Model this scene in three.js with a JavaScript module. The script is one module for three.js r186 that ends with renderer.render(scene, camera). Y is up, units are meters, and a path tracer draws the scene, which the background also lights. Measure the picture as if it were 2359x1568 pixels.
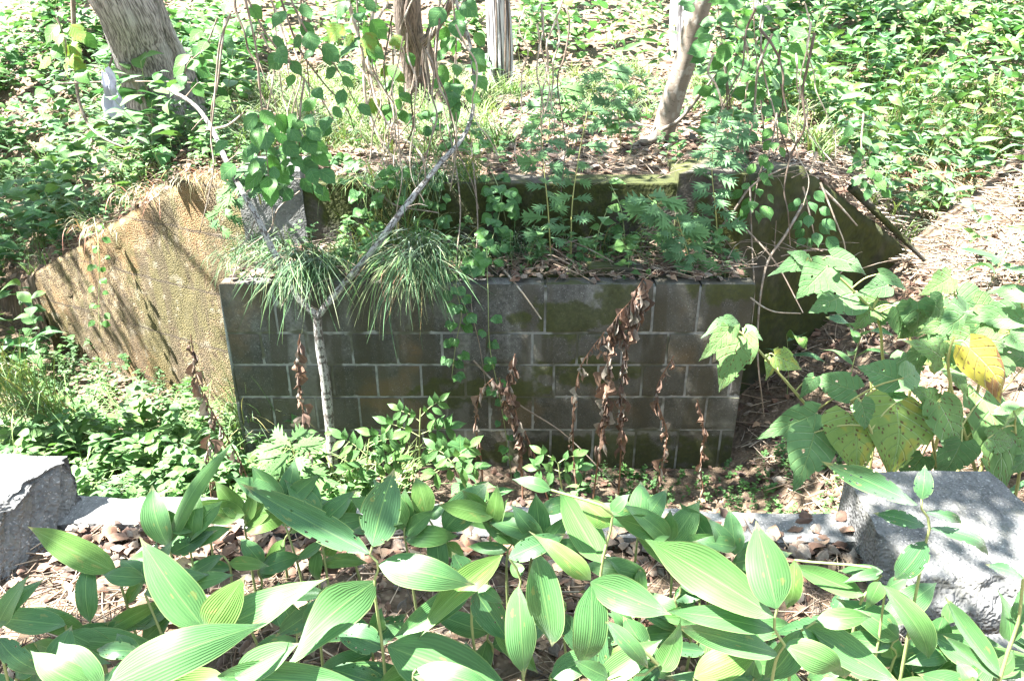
import * as THREE from 'three';
import { mergeGeometries } from 'three/addons/utils/BufferGeometryUtils.js';
import { RoundedBoxGeometry } from 'three/addons/geometries/RoundedBoxGeometry.js';

// ------------------------------------------------------------------ camera, sky, sun, exposure
const scene = new THREE.Scene();
const EYE = 1.5, PITCH = 26 * Math.PI / 180, FPX = 1800, CX = 1179, CY = 784;   // measured on a 2358 x 1568 view of the photograph
const camera = new THREE.PerspectiveCamera(2 * Math.atan(784 / FPX) * 180 / Math.PI, 1024 / 680, 0.05, 900);
camera.position.set(0, EYE, 0);
camera.rotation.set(-PITCH, 0, 0);
const SUN = new THREE.Vector3(-0.58, 1, -0.025).normalize();
const sun = new THREE.DirectionalLight(new THREE.Color(1, 0.985, 0.955), 5);
sun.position.copy(SUN).multiplyScalar(40); sun.target.position.set(0, 0, -4);
sun.castShadow = true; sun.shadow.mapSize.set(4096, 4096); sun.shadow.radius = 1;
Object.assign(sun.shadow.camera, { left: -12, right: 12, top: 12, bottom: -12, near: 1, far: 90 });
scene.add(sun, sun.target);
{
  const w = 128, h = 64, a = new Float32Array(w * h * 4), v = new THREE.Vector3();
  for (let j = 0; j < h; j++) for (let i = 0; i < w; i++) {
    const el = ((j + 0.5) / h - 0.5) * Math.PI, az = ((i + 0.5) / w) * 2 * Math.PI;
    v.set(Math.cos(el) * Math.cos(az), Math.sin(el), Math.cos(el) * Math.sin(az));
    const up = Math.max(0, v.y), t = Math.pow(up, 0.5), k = 0.2, o = (j * w + i) * 4;
    const haze = 0.35 * Math.pow(Math.max(0, v.dot(SUN)), 6);
    a[o] = k * (1.04 - 0.4 * t + haze); a[o + 1] = k * (1.12 - 0.27 * t + haze); a[o + 2] = k * (1.24 - 0.12 * t + haze); a[o + 3] = 1;
  }
  const sky = new THREE.DataTexture(a, w, h, THREE.RGBAFormat, THREE.FloatType);
  sky.mapping = THREE.EquirectangularReflectionMapping; sky.magFilter = THREE.LinearFilter; sky.needsUpdate = true;
  scene.background = sky; scene.environment = sky;
}
const renderer = new THREE.WebGLRenderer({ antialias: true });
renderer.setSize(1024, 680);
renderer.toneMapping = THREE.LinearToneMapping;
renderer.toneMappingExposure = 11;
renderer.shadowMap.enabled = true;

// ------------------------------------------------------------------ helpers
function rng(seed) { let s = seed >>> 0; return () => { s = (s + 0x6D2B79F5) | 0; let t = Math.imul(s ^ (s >>> 15), 1 | s); t = (t + Math.imul(t ^ (t >>> 7), 61 | t)) ^ t; return ((t ^ (t >>> 14)) >>> 0) / 4294967296; }; }
const R = rng(20240611);
const rr = (a, b, r = R) => a + (b - a) * r();
const pick = (a, r = R) => a[Math.floor(r() * a.length)];
const V = (x, y, z) => new THREE.Vector3(x, y, z);
const lerp = THREE.MathUtils.lerp, clamp = THREE.MathUtils.clamp;
const smooth = (a, b, x) => { const t = clamp((x - a) / (b - a), 0, 1); return t * t * (3 - 2 * t); };
// sight line through a point of the photograph, met at a distance d in front of the viewer
function sight(px, py) {
  const x = (px - CX) / FPX, y = (CY - py) / FPX, c = Math.cos(PITCH), s = Math.sin(PITCH);
  return V(x, y * c - s, -y * s - c);
}
function P(px, py, d) { const r = sight(px, py), t = d / -r.z; return V(r.x * t, EYE + r.y * t, -d); }
function PY(px, py, y) { const r = sight(px, py), t = (EYE - y) / -r.y; return V(r.x * t, y, r.z * t); }
const depthOf = (p) => (-p.z) * Math.cos(PITCH) + (EYE - p.y) * Math.sin(PITCH);
const h2 = (x, y, s) => { let n = Math.imul(x | 0, 374761393) + Math.imul(y | 0, 668265263) + Math.imul(s | 0, 974634777); n = Math.imul(n ^ (n >>> 13), 1274126177); return ((n ^ (n >>> 16)) >>> 0) / 4294967296; };
function vnoise(x, y, s = 0) {
  const xi = Math.floor(x), yi = Math.floor(y), fx = x - xi, fy = y - yi, u = fx * fx * (3 - 2 * fx), v = fy * fy * (3 - 2 * fy);
  return lerp(lerp(h2(xi, yi, s), h2(xi + 1, yi, s), u), lerp(h2(xi, yi + 1, s), h2(xi + 1, yi + 1, s), u), v);
}
function fbm(x, y, o = 4, s = 0) { let a = 0.5, t = 0, n = 0; for (let i = 0; i < o; i++) { t += a * vnoise(x, y, s + i * 17); n += a; a *= 0.5; x = x * 2.03 + 7.1; y = y * 2.03 - 3.7; } return t / n; }
function cell(x, y, s = 0) { let best = 9, id = 0; const xi = Math.floor(x), yi = Math.floor(y); for (let j = -1; j < 2; j++) for (let i = -1; i < 2; i++) { const cx = xi + i + h2(xi + i, yi + j, s), cy = yi + j + h2(xi + i, yi + j, s + 5), d = (cx - x) ** 2 + (cy - y) ** 2; if (d < best) { best = d; id = h2(xi + i, yi + j, s + 9); } } return [Math.sqrt(best), id]; }
const toS = (c) => { c = clamp(c, 0, 1); return 255 * (c <= 0.0031308 ? 12.92 * c : 1.055 * Math.pow(c, 1 / 2.4) - 0.055); };
function texture(w, h, fn, o = {}) {   // fn(u, v) gives linear r, g, b and optionally opacity
  const a = new Uint8Array(w * h * 4);
  for (let j = 0; j < h; j++) for (let i = 0; i < w; i++) { const c = fn((i + 0.5) / w, (j + 0.5) / h), k = (j * w + i) * 4; a[k] = o.data ? 255 * clamp(c[0], 0, 1) : toS(c[0]); a[k + 1] = o.data ? 255 * clamp(c[1] ?? c[0], 0, 1) : toS(c[1]); a[k + 2] = o.data ? 255 * clamp(c[2] ?? c[0], 0, 1) : toS(c[2]); a[k + 3] = c[3] === undefined ? 255 : 255 * c[3]; }
  const t = new THREE.DataTexture(a, w, h, THREE.RGBAFormat); t.magFilter = THREE.LinearFilter; t.minFilter = THREE.LinearMipmapLinearFilter; t.generateMipmaps = true;
  t.wrapS = t.wrapT = o.clamp ? THREE.ClampToEdgeWrapping : THREE.MirroredRepeatWrapping; if (!o.data) t.colorSpace = THREE.SRGBColorSpace; t.needsUpdate = true; return t;
}
const mix3 = (a, b, t) => [a[0] + (b[0] - a[0]) * t, a[1] + (b[1] - a[1]) * t, a[2] + (b[2] - a[2]) * t];
const taken = {};
function numbered(n) { taken[n] = (taken[n] ?? -1) + 1; return taken[n] ? n + '_' + String(taken[n]).padStart(3, '0') : n; }
function shadows(o) { o.castShadow = true; o.receiveShadow = true; return o; }
function tag(o, label, category, group, kind) { if (label) o.userData.label = label; if (category) o.userData.category = category; if (group) o.userData.group = group; if (kind) o.userData.kind = kind; return o; }
function thing(name, label, category, pos, group) { const g = new THREE.Group(); g.name = numbered(name); g.position.copy(pos); scene.add(g); return tag(g, label, category, group); }
function part(name, geo, mat, parent) { const m = shadows(new THREE.Mesh(geo, mat)); m.name = name; parent.add(m); return m; }
function single(name, geo, mat, label, category, group, kind) { const m = shadows(new THREE.Mesh(geo, mat)); m.name = numbered(name); scene.add(m); return tag(m, label, category, group, kind); }
function structure(name, geo, mat, parent) { const m = shadows(new THREE.Mesh(geo, mat)); m.name = name; m.userData.kind = 'structure'; (parent ?? scene).add(m); return m; }
function copyOf(o, label, group) { const c = o.clone(); c.name = numbered(o.name.replace(/_\d{3}$/, '')); scene.add(c); c.userData = { ...o.userData }; if (label) c.userData.label = label; if (group) c.userData.group = group; return c; }
// tapered tube along points with radii
function tube(pts, r0, r1, sides = 6, steps = 0, wob = 0) {
  const curve = new THREE.CatmullRomCurve3(pts), n = steps || Math.max(4, pts.length * 4), fr = curve.computeFrenetFrames(n, false), pos = [], nor = [], uv = [], idx = [];
  const len = curve.getLength();
  for (let i = 0; i <= n; i++) {
    const t = i / n, p = curve.getPointAt(t), r = lerp(r0, r1, t);
    for (let j = 0; j <= sides; j++) {
      const a = j / sides * Math.PI * 2, k = wob ? 1 + wob * (fbm(Math.cos(a) * 1.5 + 9, t * len * 6 + Math.sin(a) * 1.5, 3, 77) - 0.5) * 2 : 1;
      const d = fr.normals[i].clone().multiplyScalar(Math.cos(a)).addScaledVector(fr.binormals[i], Math.sin(a));
      pos.push(p.x + d.x * r * k, p.y + d.y * r * k, p.z + d.z * r * k); nor.push(d.x, d.y, d.z); uv.push(j / sides * Math.PI * 2 * r0, t * len);
    }
  }
  for (let i = 0; i < n; i++) for (let j = 0; j < sides; j++) { const a = i * (sides + 1) + j, b = a + sides + 1; idx.push(a, a + 1, b, b, a + 1, b + 1); }
  const g = new THREE.BufferGeometry(); g.setAttribute('position', new THREE.Float32BufferAttribute(pos, 3)); g.setAttribute('normal', new THREE.Float32BufferAttribute(nor, 3)); g.setAttribute('uv', new THREE.Float32BufferAttribute(uv, 2)); g.setIndex(idx);
  if (wob) g.computeVertexNormals();
  return g;
}
const shift = (pts, o) => pts.map((p) => p.clone().sub(o));

// ------------------------------------------------------------------ the lie of the land: height at x and distance d
const AB = { x0: -1.747, x1: 1.456, face: 4.31, seat: -0.23, back: 4.9, floor: -1.52, top: 0.2 };
const TW = Math.tan(28 * Math.PI / 180);
const wingD = (x) => x < AB.x0 ? AB.back + TW * (AB.x0 - x) : x > AB.x1 ? AB.back + TW * (x - AB.x1) : AB.back + 0.02;
const wingTopL = (x) => Math.min(0.2, 0.117 - 0.58 * (-2.315 - x));
const wingTopR = (x) => Math.min(0.27, 0.277 - 0.69 * (x - 1.92));
function landBack(x, d) {
  const eL = -2.15 - 0.42 * Math.max(0, d - 5.1), eR = 1.9 + 0.3 * Math.max(0, d - 5.1);
  let y = AB.top + 0.02 * Math.max(0, d - 5) + 0.05 * (fbm(x * 1.3, d * 1.3, 3, 3) - 0.5);
  if (x < eL) y = Math.max(y - 0.55 * (eL - x), -0.95 + 0.05 * (d - 5));
  if (x > eR) y = Math.max(y - 0.6 * (x - eR), -0.75 + 0.06 * (d - 5));
  const hill = 0.25 + 0.26 * (d - 9.2) + 0.03 * Math.max(0, Math.abs(x) - 3) + 0.25 * (fbm(x * 0.5 + 4, d * 0.5, 3, 9) - 0.5);
  const side = Math.abs(x) > 5 ? -0.7 + 0.28 * (Math.abs(x) - 5) : -9;
  return Math.min(Math.max(y, hill, Math.min(side, 6)), 26);
}
function landChannel(x, d) {
  let y = AB.floor - 0.02;
  y = lerp(y, -1.6 + 0.05 * Math.max(0, -x - 3), smooth(-0.7, -1.7, x));
  if (x > 1.2) y = Math.max(y, Math.min(AB.floor + 0.62 * (x - 1.5) + 0.12 * Math.max(0, 4.5 - d), 0.1 + 0.1 * x));
  if (x < -4) y += 0.25 * (-4 - x);
  return Math.min(y + 0.06 * (fbm(x * 2, d * 2, 3, 21) - 0.5), 8);
}
function H(x, d) {
  if (d < 1.83) return -0.04 + 0.05 * (fbm(x * 2.5, d * 2.5, 3, 31) - 0.5) - 0.1 * smooth(1.5, 2.4, Math.abs(x));
  if (Math.abs(x - AB.x0 * 0.5 - AB.x1 * 0.5) > 1.9 && d < wingD(x) && d < 2.6) { const a = -0.1, b = landChannel(x, d); return lerp(a, b, smooth(1.83, 2.6, d)); }
  if (d < wingD(x) + 0.1) return landChannel(x, d);
  const y = landBack(x, d);
  if (x < AB.x0) return Math.min(y, Math.max(wingTopL(x), -1.2) - 0.03 + 0.55 * (d - wingD(x) - 0.1));
  if (x > AB.x1) return Math.min(y, Math.max(wingTopR(x), -0.75) - 0.03 + 0.55 * (d - wingD(x) - 0.1));
  return y;
}

// ------------------------------------------------------------------ textures and materials
const std = (o) => new THREE.MeshStandardMaterial(o);
// block face: grey cast concrete with fine aggregate, dark algae films, moss and a few lime runs; uv in wall metres
const wallTex = texture(2048, 1024, (u, v) => {
  const x = u * 4, y = v * 2;            // metres; wall x = x - 2, y up from floor
  const g = fbm(x * 60, y * 60, 3, 1), f = fbm(x * 7, y * 7, 5, 2), sp = vnoise(x * 260, y * 260, 6);
  let k = 0.062 + 0.065 * (f - 0.5) + 0.06 * (g - 0.5); let c = [k * 1.05, k, k * 0.9];
  if (sp > 0.86) c = mix3(c, [0.3, 0.29, 0.28], 0.5); if (sp < 0.1) c = mix3(c, [0.03, 0.03, 0.028], 0.6);
  const run = fbm(x * 9, y * 1.1, 4, 8); c = mix3(c, [0.045, 0.038, 0.026], smooth(0.5, 0.66, run) * (0.45 + 0.4 * g));
  const pale = fbm(x * 6 + 30, y * 1.6, 4, 12); c = mix3(c, [0.2, 0.195, 0.18], smooth(0.6, 0.76, pale) * (0.2 + 0.4 * g));
  const rust = fbm(x * 3 + 9, y * 2.4, 4, 15); c = mix3(c, [0.15, 0.085, 0.03], smooth(0.6, 0.78, rust) * 0.4 * (0.4 + g));
  c = mix3(c, [0.2, 0.19, 0.165], smooth(0.5, 0.66, fbm(x * 7, y * 9, 4, 29) * 0.8 + 0.2 * (1 - Math.min(1, Math.abs(y - 0.24) / 0.07))) * smooth(0.42, 0.3, y) * 0.7);
  c = mix3(c, [0.034, 0.03, 0.013], smooth(0.42, 0.6, fbm(x * 1.7 + 3, y * 2.2, 4, 27)) * (0.2 + 0.4 * g));
  const patch = (cx, cy, rx, ry) => 1 - Math.hypot((x - 2 - cx) / rx, (y - cy) / ry);
  const m = Math.max(patch(0.32, 1.05, 0.36, 0.16), patch(0.65, 1.2, 0.16, 0.22), patch(0.5, 0.1, 1.3, 0.16), patch(1.25, 1.26, 0.26, 0.1), patch(-0.2, 0.55, 0.5, 0.12), patch(0.5, 0.72, 0.4, 0.12));
  const mo = smooth(0.42, 0.62, fbm(x * 14, y * 14, 5, 23) * 0.75 + m * 0.55);
  c = mix3(c, [0.022 + 0.02 * g, 0.026 + 0.022 * g, 0.006], mo * 0.8);
  return c;
});
const wallBump = texture(1024, 512, (u, v) => [0.5 * fbm(u * 240, v * 120, 3, 1) + 0.5 * vnoise(u * 620, v * 310, 6)], { data: true });
const mBlock = std({ color: new THREE.Color(1.6, 1.6, 1.6), map: wallTex, bumpMap: wallBump, bumpScale: 0.0016, roughness: 0.95 });
const mortTex = texture(512, 512, (u, v) => { const f = fbm(u * 40, v * 40, 4, 3), b = fbm(u * 6, v * 6, 3, 4), k = 0.13 + 0.2 * f; return mix3([k, k, k * 0.94], [0.06, 0.058, 0.03], smooth(0.44, 0.6, b) * 0.85); });
const mMortar = std({ map: mortTex, bumpMap: mortTex, bumpScale: 0.003, roughness: 1 });
const concTex = texture(1024, 1024, (u, v) => { const sp = vnoise(u * 240, v * 240, 6), f = fbm(u * 8, v * 8, 5, 40), g = fbm(u * 60, v * 60, 3, 41); let k = 0.12 + 0.1 * (f - 0.5) + 0.08 * (g - 0.5); let c = [k, k * 0.985, k * 0.96]; if (sp > 0.85) c = mix3(c, [0.36, 0.35, 0.34], 0.55); if (sp < 0.13) c = mix3(c, [0.05, 0.05, 0.05], 0.55); const l = smooth(0.62, 0.72, fbm(u * 20, v * 20, 4, 44)); return mix3(c, [0.12, 0.115, 0.1], l * 0.6); });
const concBump = texture(512, 512, (u, v) => [0.6 * vnoise(u * 170, v * 170, 6) + 0.4 * fbm(u * 50, v * 50, 3, 41)], { data: true });
const mConc = std({ color: new THREE.Color(1.1, 1.1, 1.08), map: concTex, bumpMap: concBump, bumpScale: 0.004, roughness: 0.95 });
// left wing: exposed aggregate concrete, ochre lichen film, pebbles standing proud
const pebTex = texture(1024, 1024, (u, v) => {
  const x = u * 2.4, y = v * 2.4, [d1, id] = cell(x * 115, y * 115, 2), g = fbm(x * 20, y * 20, 4, 3), b = fbm(x * 2.6, y * 1.3, 4, 5);
  let c = mix3([0.17, 0.12, 0.05], [0.3, 0.25, 0.16], id); c = mix3(c, [0.06, 0.038, 0.018], smooth(0.3, 0.65, d1)); const hole = fbm(x * 34, y * 34, 3, 14); c = mix3(c, [0.05, 0.03, 0.015], smooth(0.62, 0.7, hole) * 0.8);
  c = mix3(c, [0.21, 0.125, 0.05], smooth(0.5, 0.66, fbm(x * 4 + 3, y * 2, 4, 7)) * 0.6);
  c = mix3(c, [0.085, 0.078, 0.025], smooth(0.48, 0.62, b * 0.7 + g * 0.35) * 0.7); c = mix3(c, [0.07, 0.05, 0.03], smooth(0.5, 0.62, fbm(x * 11, y * 1.5, 4, 17)) * (0.3 + 0.5 * g)); c = mix3(c, [0.3, 0.27, 0.21], smooth(0.66, 0.8, fbm(x * 16 + 5, y * 16, 4, 18)) * 0.4); const lift = Math.abs(((y + 0.02 * g + 0.47) % 0.45) - 0.2); c = mix3(c, [0.06, 0.045, 0.03], (1 - smooth(0.004, 0.014, lift)) * smooth(0.4, 0.55, fbm(x * 6, 3, 3, 19)) * 0.8);
  return c;
});
const pebBump = texture(1024, 1024, (u, v) => { const x = u * 2.4, y = v * 2.4, [d1, id] = cell(x * 115, y * 115, 2); return [(1 - smooth(0.1, 0.75, d1)) * (0.45 + 0.55 * id) * 0.8 + 0.2 * vnoise(x * 200, y * 200, 4)]; }, { data: true });
const mPeb = std({ color: new THREE.Color(0.95, 0.92, 0.87), map: pebTex, bumpMap: pebBump, bumpScale: 0.014, roughness: 1 });
const mossTex = texture(1024, 1024, (u, v) => { const g = fbm(u * 60, v * 60, 4, 50), b = fbm(u * 5, v * 5, 4, 51), s = fbm(u * 14, v * 3, 4, 52); let c = [0.035 + 0.045 * g, 0.033 + 0.04 * g, 0.026 + 0.03 * g]; return mix3(c, [0.018 + 0.03 * g, 0.024 + 0.034 * g, 0.004], smooth(0.28, 0.5, b * 0.7 + s * 0.3) * 0.95); });
const mossBump = texture(512, 512, (u, v) => [fbm(u * 70, v * 70, 4, 50)], { data: true });
const mMoss = std({ color: new THREE.Color(0.95, 0.92, 0.95), map: mossTex, bumpMap: mossBump, bumpScale: 0.007, roughness: 1 });
const soilTex = texture(1024, 1024, (u, v) => { const g = fbm(u * 90, v * 90, 4, 60), b = fbm(u * 8, v * 8, 4, 61), [d1, id] = cell(u * 120, v * 120, 4); let c = mix3([0.05, 0.035, 0.022], [0.14, 0.095, 0.06], g); c = mix3(c, [0.2, 0.15, 0.1], (id > 0.7 ? 0.6 : 0) * (1 - smooth(0.2, 0.5, d1))); return mix3(c, [0.06, 0.045, 0.03], smooth(0.5, 0.65, b) * 0.6); });
const soilBump = texture(512, 512, (u, v) => [fbm(u * 80, v * 80, 4, 60)], { data: true });
const mSoil = std({ color: new THREE.Color(1.3, 1.3, 1.3), map: soilTex, bumpMap: soilBump, bumpScale: 0.03, roughness: 1 });
const barkTex = texture(512, 1024, (u, v) => { const x = u * 0.9, y = v * 1.8, w = fbm(x * 10, y * 3, 3, 70) * 0.06, r = fbm((x + w) * 190, y * 24, 4, 71), g = fbm(x * 120, y * 60, 3, 72), l = fbm(x * 6, y * 6, 4, 73); let c = mix3([0.06, 0.053, 0.048], [0.23, 0.21, 0.195], smooth(0.3, 0.66, r) * (0.6 + 0.5 * g)); return mix3(c, [0.24, 0.24, 0.225], smooth(0.58, 0.7, l) * 0.4); });
const barkBump = texture(512, 1024, (u, v) => { const x = u * 0.9, y = v * 1.8, w = fbm(x * 10, y * 3, 3, 70) * 0.06; return [fbm((x + w) * 190, y * 24, 4, 71) * 0.8 + 0.2 * fbm(x * 120, y * 60, 3, 72)]; }, { data: true });
for (const t of [barkTex, barkBump]) t.repeat.set(1 / 0.9, 1 / 1.8);
const mBark = std({ color: new THREE.Color(1.5, 1.5, 1.5), map: barkTex, bumpMap: barkBump, bumpScale: 0.012, roughness: 1 });
const smoothBarkTex = texture(512, 512, (u, v) => { const f = fbm(u * 6, v * 6, 5, 80), g = fbm(u * 70, v * 90, 3, 81), l = vnoise(u * 30, v * 90, 82); let c = mix3([0.2, 0.155, 0.115], [0.33, 0.29, 0.24], f); c = mix3(c, [0.1, 0.075, 0.055], l > 0.83 ? 0.6 : 0.25 * g); return mix3(c, [0.4, 0.4, 0.37], smooth(0.58, 0.68, fbm(u * 14, v * 14, 4, 83)) * 0.5); });
for (const t of [smoothBarkTex]) t.repeat.set(2, 2);
const mSmoothBark = std({ color: new THREE.Color(0.7, 0.68, 0.66), map: smoothBarkTex, bumpMap: smoothBarkTex, bumpScale: 0.006, roughness: 0.95 });
const postTex = texture(256, 1024, (u, v) => { const r = fbm(u * 60, v * 5, 4, 90), b = fbm(u * 9, v * 2, 3, 91); let c = mix3([0.035, 0.03, 0.03], [0.36, 0.35, 0.34], smooth(0.36, 0.54, r)); return mix3(c, [0.07, 0.065, 0.07], smooth(0.56, 0.62, b) * 0.85); });
const mPost = std({ color: new THREE.Color(1.2, 1.2, 1.2), map: postTex, bumpMap: postTex, bumpScale: 0.01, roughness: 1 });
const sapTex = texture(256, 512, (u, v) => { const f = fbm(u * 8, v * 16, 4, 180), g = fbm(u * 50, v * 90, 3, 181); let c = mix3([0.09, 0.088, 0.085], [0.19, 0.185, 0.175], smooth(0.25, 0.75, g)); return mix3(c, [0.035, 0.028, 0.024], smooth(0.54, 0.6, f) * 0.9); });
sapTex.repeat.set(9, 3);
const mSap = std({ color: new THREE.Color(1.95, 1.92, 1.86), map: sapTex, bumpMap: sapTex, bumpScale: 0.003, roughness: 0.95 });
const mTwig = std({ map: smoothBarkTex, color: new THREE.Color(0.75, 0.69, 0.65), roughness: 0.95 });
const mTwigPale = std({ map: smoothBarkTex, color: new THREE.Color(1.2, 1.13, 1.05), roughness: 0.95 });
const mTwigDark = std({ map: smoothBarkTex, color: new THREE.Color(0.42, 0.36, 0.32), roughness: 1 });
const mStemGreen = std({ color: new THREE.Color(0.2, 0.24, 0.09), roughness: 0.6 });
const mStemYellow = std({ color: new THREE.Color(0.3, 0.3, 0.1), roughness: 0.6 });
const mStemBrown = std({ color: new THREE.Color(0.17, 0.085, 0.05), roughness: 0.9 });
// leaves
function leafMat(map, bump, o = {}) { const { coat = 0.35, coatRough = 0.42, through = 0.38, tint, bumpScale = 0.0012 } = o; return new THREE.MeshPhysicalMaterial({ map, bumpMap: bump, bumpScale, color: tint ?? new THREE.Color(0.72, 1.05, 0.7), roughness: 0.95, specularIntensity: 0.4, transmission: through, thickness: 0, clearcoat: coat, clearcoatRoughness: coatRough, side: THREE.DoubleSide, alphaTest: o.cut ? 0.5 : 0 }); }
const sasaMap = (s, base, pale, fleck) => texture(256, 512, (u, v) => {
  const x = Math.abs(u - 0.5) * 2, vein = Math.pow(0.5 + 0.5 * Math.cos(u * Math.PI * 2 * 15 + 0.6 * Math.sin(v * 5)), 2), n = fbm(u * 14, v * 5, 4, s), fine = vnoise(u * 90, v * 14, s + 3);
  let c = mix3(base, pale, 0.42 * vein * (0.5 + n) + 0.7 * (n - 0.4) + 0.34 * (fine - 0.3)); c = mix3(c, [0.24, 0.31, 0.13], (1 - smooth(0.01, 0.04, x)) * 0.75);
  c = mix3(c, [0.36, 0.34, 0.16], smooth(0.93, 0.99, x) * 0.5); const b = fbm(u * 5 + s, v * 7, 4, s + 8); if (fleck) c = mix3(c, [0.3, 0.22, 0.08], smooth(0.74, 0.8, b) * 0.5); if (fleck) c = mix3(c, [0.34, 0.27, 0.14], smooth(0.9, 0.93, v + 0.05 * (vnoise(u * 9, s) - 0.5) + 0.05 * smooth(0.8, 1, x))); let a = 1; if (fleck > 1) { const [hd, hi] = cell(u * 7, v * 16, s + 30); if (hi > 0.9 && hd < 0.22) a = 0; if (x > 0.82 && vnoise(v * 14, s) > 0.83) a = 0; } return [...c, a]; }, { clamp: true });
const sasaBump = texture(256, 256, (u, v) => [0.5 + 0.5 * Math.cos(u * Math.PI * 2 * 15) * 0.5 + (Math.abs(u - 0.5) < 0.015 ? 0.4 : 0)], { data: true, clamp: true });
const mSasa = [
  leafMat(sasaMap(1, [0.055, 0.125, 0.042], [0.12, 0.215, 0.085], 0), sasaBump, { coat: 0.75, coatRough: 0.44 }),
  leafMat(sasaMap(2, [0.075, 0.15, 0.04], [0.15, 0.24, 0.085], 0), sasaBump, { coat: 0.75, coatRough: 0.46 }),
  leafMat(sasaMap(3, [0.05, 0.115, 0.05], [0.105, 0.19, 0.1], 2), sasaBump, { coat: 0.7, coatRough: 0.42, cut: 1 }),
  leafMat(sasaMap(4, [0.11, 0.17, 0.04], [0.2, 0.26, 0.08], 1), sasaBump, { coat: 0.4, coatRough: 0.4 }),
  leafMat(sasaMap(6, [0.065, 0.14, 0.05], [0.13, 0.22, 0.09], 1), sasaBump, { coat: 0.75, coatRough: 0.45 })];
function pinnate(u, v, n = 7, slant = 0.55) { const x = Math.abs(u - 0.5) * 2, k = (v - x * slant * 0.5) * n, f = k - Math.floor(k), d = Math.min(f, 1 - f); return Math.max(1 - smooth(0.012, 0.05, x), (1 - smooth(0.03, 0.1, d)) * 0.75 * (1 - smooth(0.85, 1, x))); }
const broadMap = (s, base, pale, o = {}) => texture(256, 256, (u, v) => {
  const n = fbm(u * 5, v * 5, 4, s), f = fbm(u * 40, v * 40, 3, s + 2), p = pinnate(u, v, o.veins ?? 7);
  let c = mix3(base, pale, clamp(n * 0.9 + 0.3 * (f - 0.5), 0, 1)); c = mix3(c, o.vein ?? [0.2, 0.27, 0.1], p * 0.55);
  if (o.blotch) c = mix3(c, o.blotch, smooth(o.at ?? 0.56, (o.at ?? 0.56) + 0.1, fbm(u * 3.3 + s, v * 3.3, 4, s + 5)) * (1 - 0.5 * p));
  if (o.spots) { const [d1, id] = cell(u * 13, v * 13, s + 7); if (id > 0.62) c = mix3(c, [0.1, 0.045, 0.02], (1 - smooth(0.1 + 0.2 * (id - 0.6), 0.3, d1)) * 0.9); }
  let a = 1; if (o.holes) { const [d2, id2] = cell(u * 6 + 3, v * 6, s + 11); if (id2 > 1 - o.holes && d2 < 0.16 + 0.25 * (id2 - 0.8)) a = 0; const x = Math.abs(u - 0.5) * 2; if (x > 0.8 && fbm(v * 9, s + (u > 0.5 ? 5 : 0), 3, s) > 0.62) a = 0; }
  return [...c, a]; }, { clamp: true });
const pinBump = texture(256, 256, (u, v) => [0.75 - 0.6 * pinnate(u, v, 7) + 0.25 * fbm(u * 18, v * 18, 3, 5)], { data: true, clamp: true });
const bigTint = { tint: new THREE.Color(1.0, 1.2, 0.92), coat: 0.3, coatRough: 0.5, bumpScale: 0.006, cut: 1 };
const mKnot = [
  leafMat(broadMap(101, [0.075, 0.14, 0.06], [0.13, 0.21, 0.1], { holes: 0.05 }), pinBump, bigTint),
  leafMat(broadMap(102, [0.085, 0.145, 0.05], [0.15, 0.22, 0.09], { blotch: [0.2, 0.17, 0.06], at: 0.66, holes: 0.06, spots: 1 }), pinBump, bigTint),
  leafMat(broadMap(103, [0.14, 0.19, 0.05], [0.22, 0.26, 0.08], { blotch: [0.26, 0.23, 0.05], at: 0.52, holes: 0.05, spots: 1 }), pinBump, bigTint),
  leafMat(broadMap(104, [0.3, 0.2, 0.03], [0.38, 0.27, 0.04], { blotch: [0.19, 0.08, 0.03], at: 0.55, spots: 1, vein: [0.32, 0.2, 0.06] }), pinBump, bigTint)];
const mRound = [
  leafMat(broadMap(111, [0.06, 0.125, 0.05], [0.1, 0.19, 0.075], { veins: 5 }), pinBump, { coat: 0.35, coatRough: 0.45, bumpScale: 0.003 }),
  leafMat(broadMap(112, [0.075, 0.16, 0.035], [0.13, 0.23, 0.06], { veins: 5 }), pinBump, { coat: 0.3, through: 0.45, bumpScale: 0.003 }),
  leafMat(broadMap(113, [0.15, 0.2, 0.035], [0.24, 0.26, 0.05], { veins: 5, blotch: [0.25, 0.17, 0.03], at: 0.6, holes: 0.06 }), pinBump, { coat: 0.25, through: 0.45, bumpScale: 0.003, cut: 1 })];
const mHerb = [
  leafMat(broadMap(121, [0.07, 0.13, 0.045], [0.13, 0.21, 0.085], { veins: 6 }), pinBump, { coat: 0.4, coatRough: 0.42, bumpScale: 0.002 }),
  leafMat(broadMap(122, [0.09, 0.15, 0.04], [0.16, 0.23, 0.075], { veins: 6, spots: 0 }), pinBump, { coat: 0.4, coatRough: 0.45, bumpScale: 0.002 })];
const mMug = [
  leafMat(broadMap(131, [0.09, 0.135, 0.085], [0.14, 0.19, 0.125], { veins: 6 }), pinBump, { coat: 0.1, through: 0.25, bumpScale: 0.001 }),
  leafMat(broadMap(132, [0.1, 0.15, 0.07], [0.16, 0.21, 0.11], { veins: 6 }), pinBump, { coat: 0.1, through: 0.25, bumpScale: 0.001 })];
const deadMap = (s, a, b) => texture(128, 128, (u, v) => mix3(mix3(a, b, fbm(u * 7, v * 7, 4, s)), [0.05, 0.03, 0.02], pinnate(u, v, 6) * 0.4 + 0.3 * smooth(0.6, 0.75, fbm(u * 10, v * 10, 3, s + 4))), { clamp: true });
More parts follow.
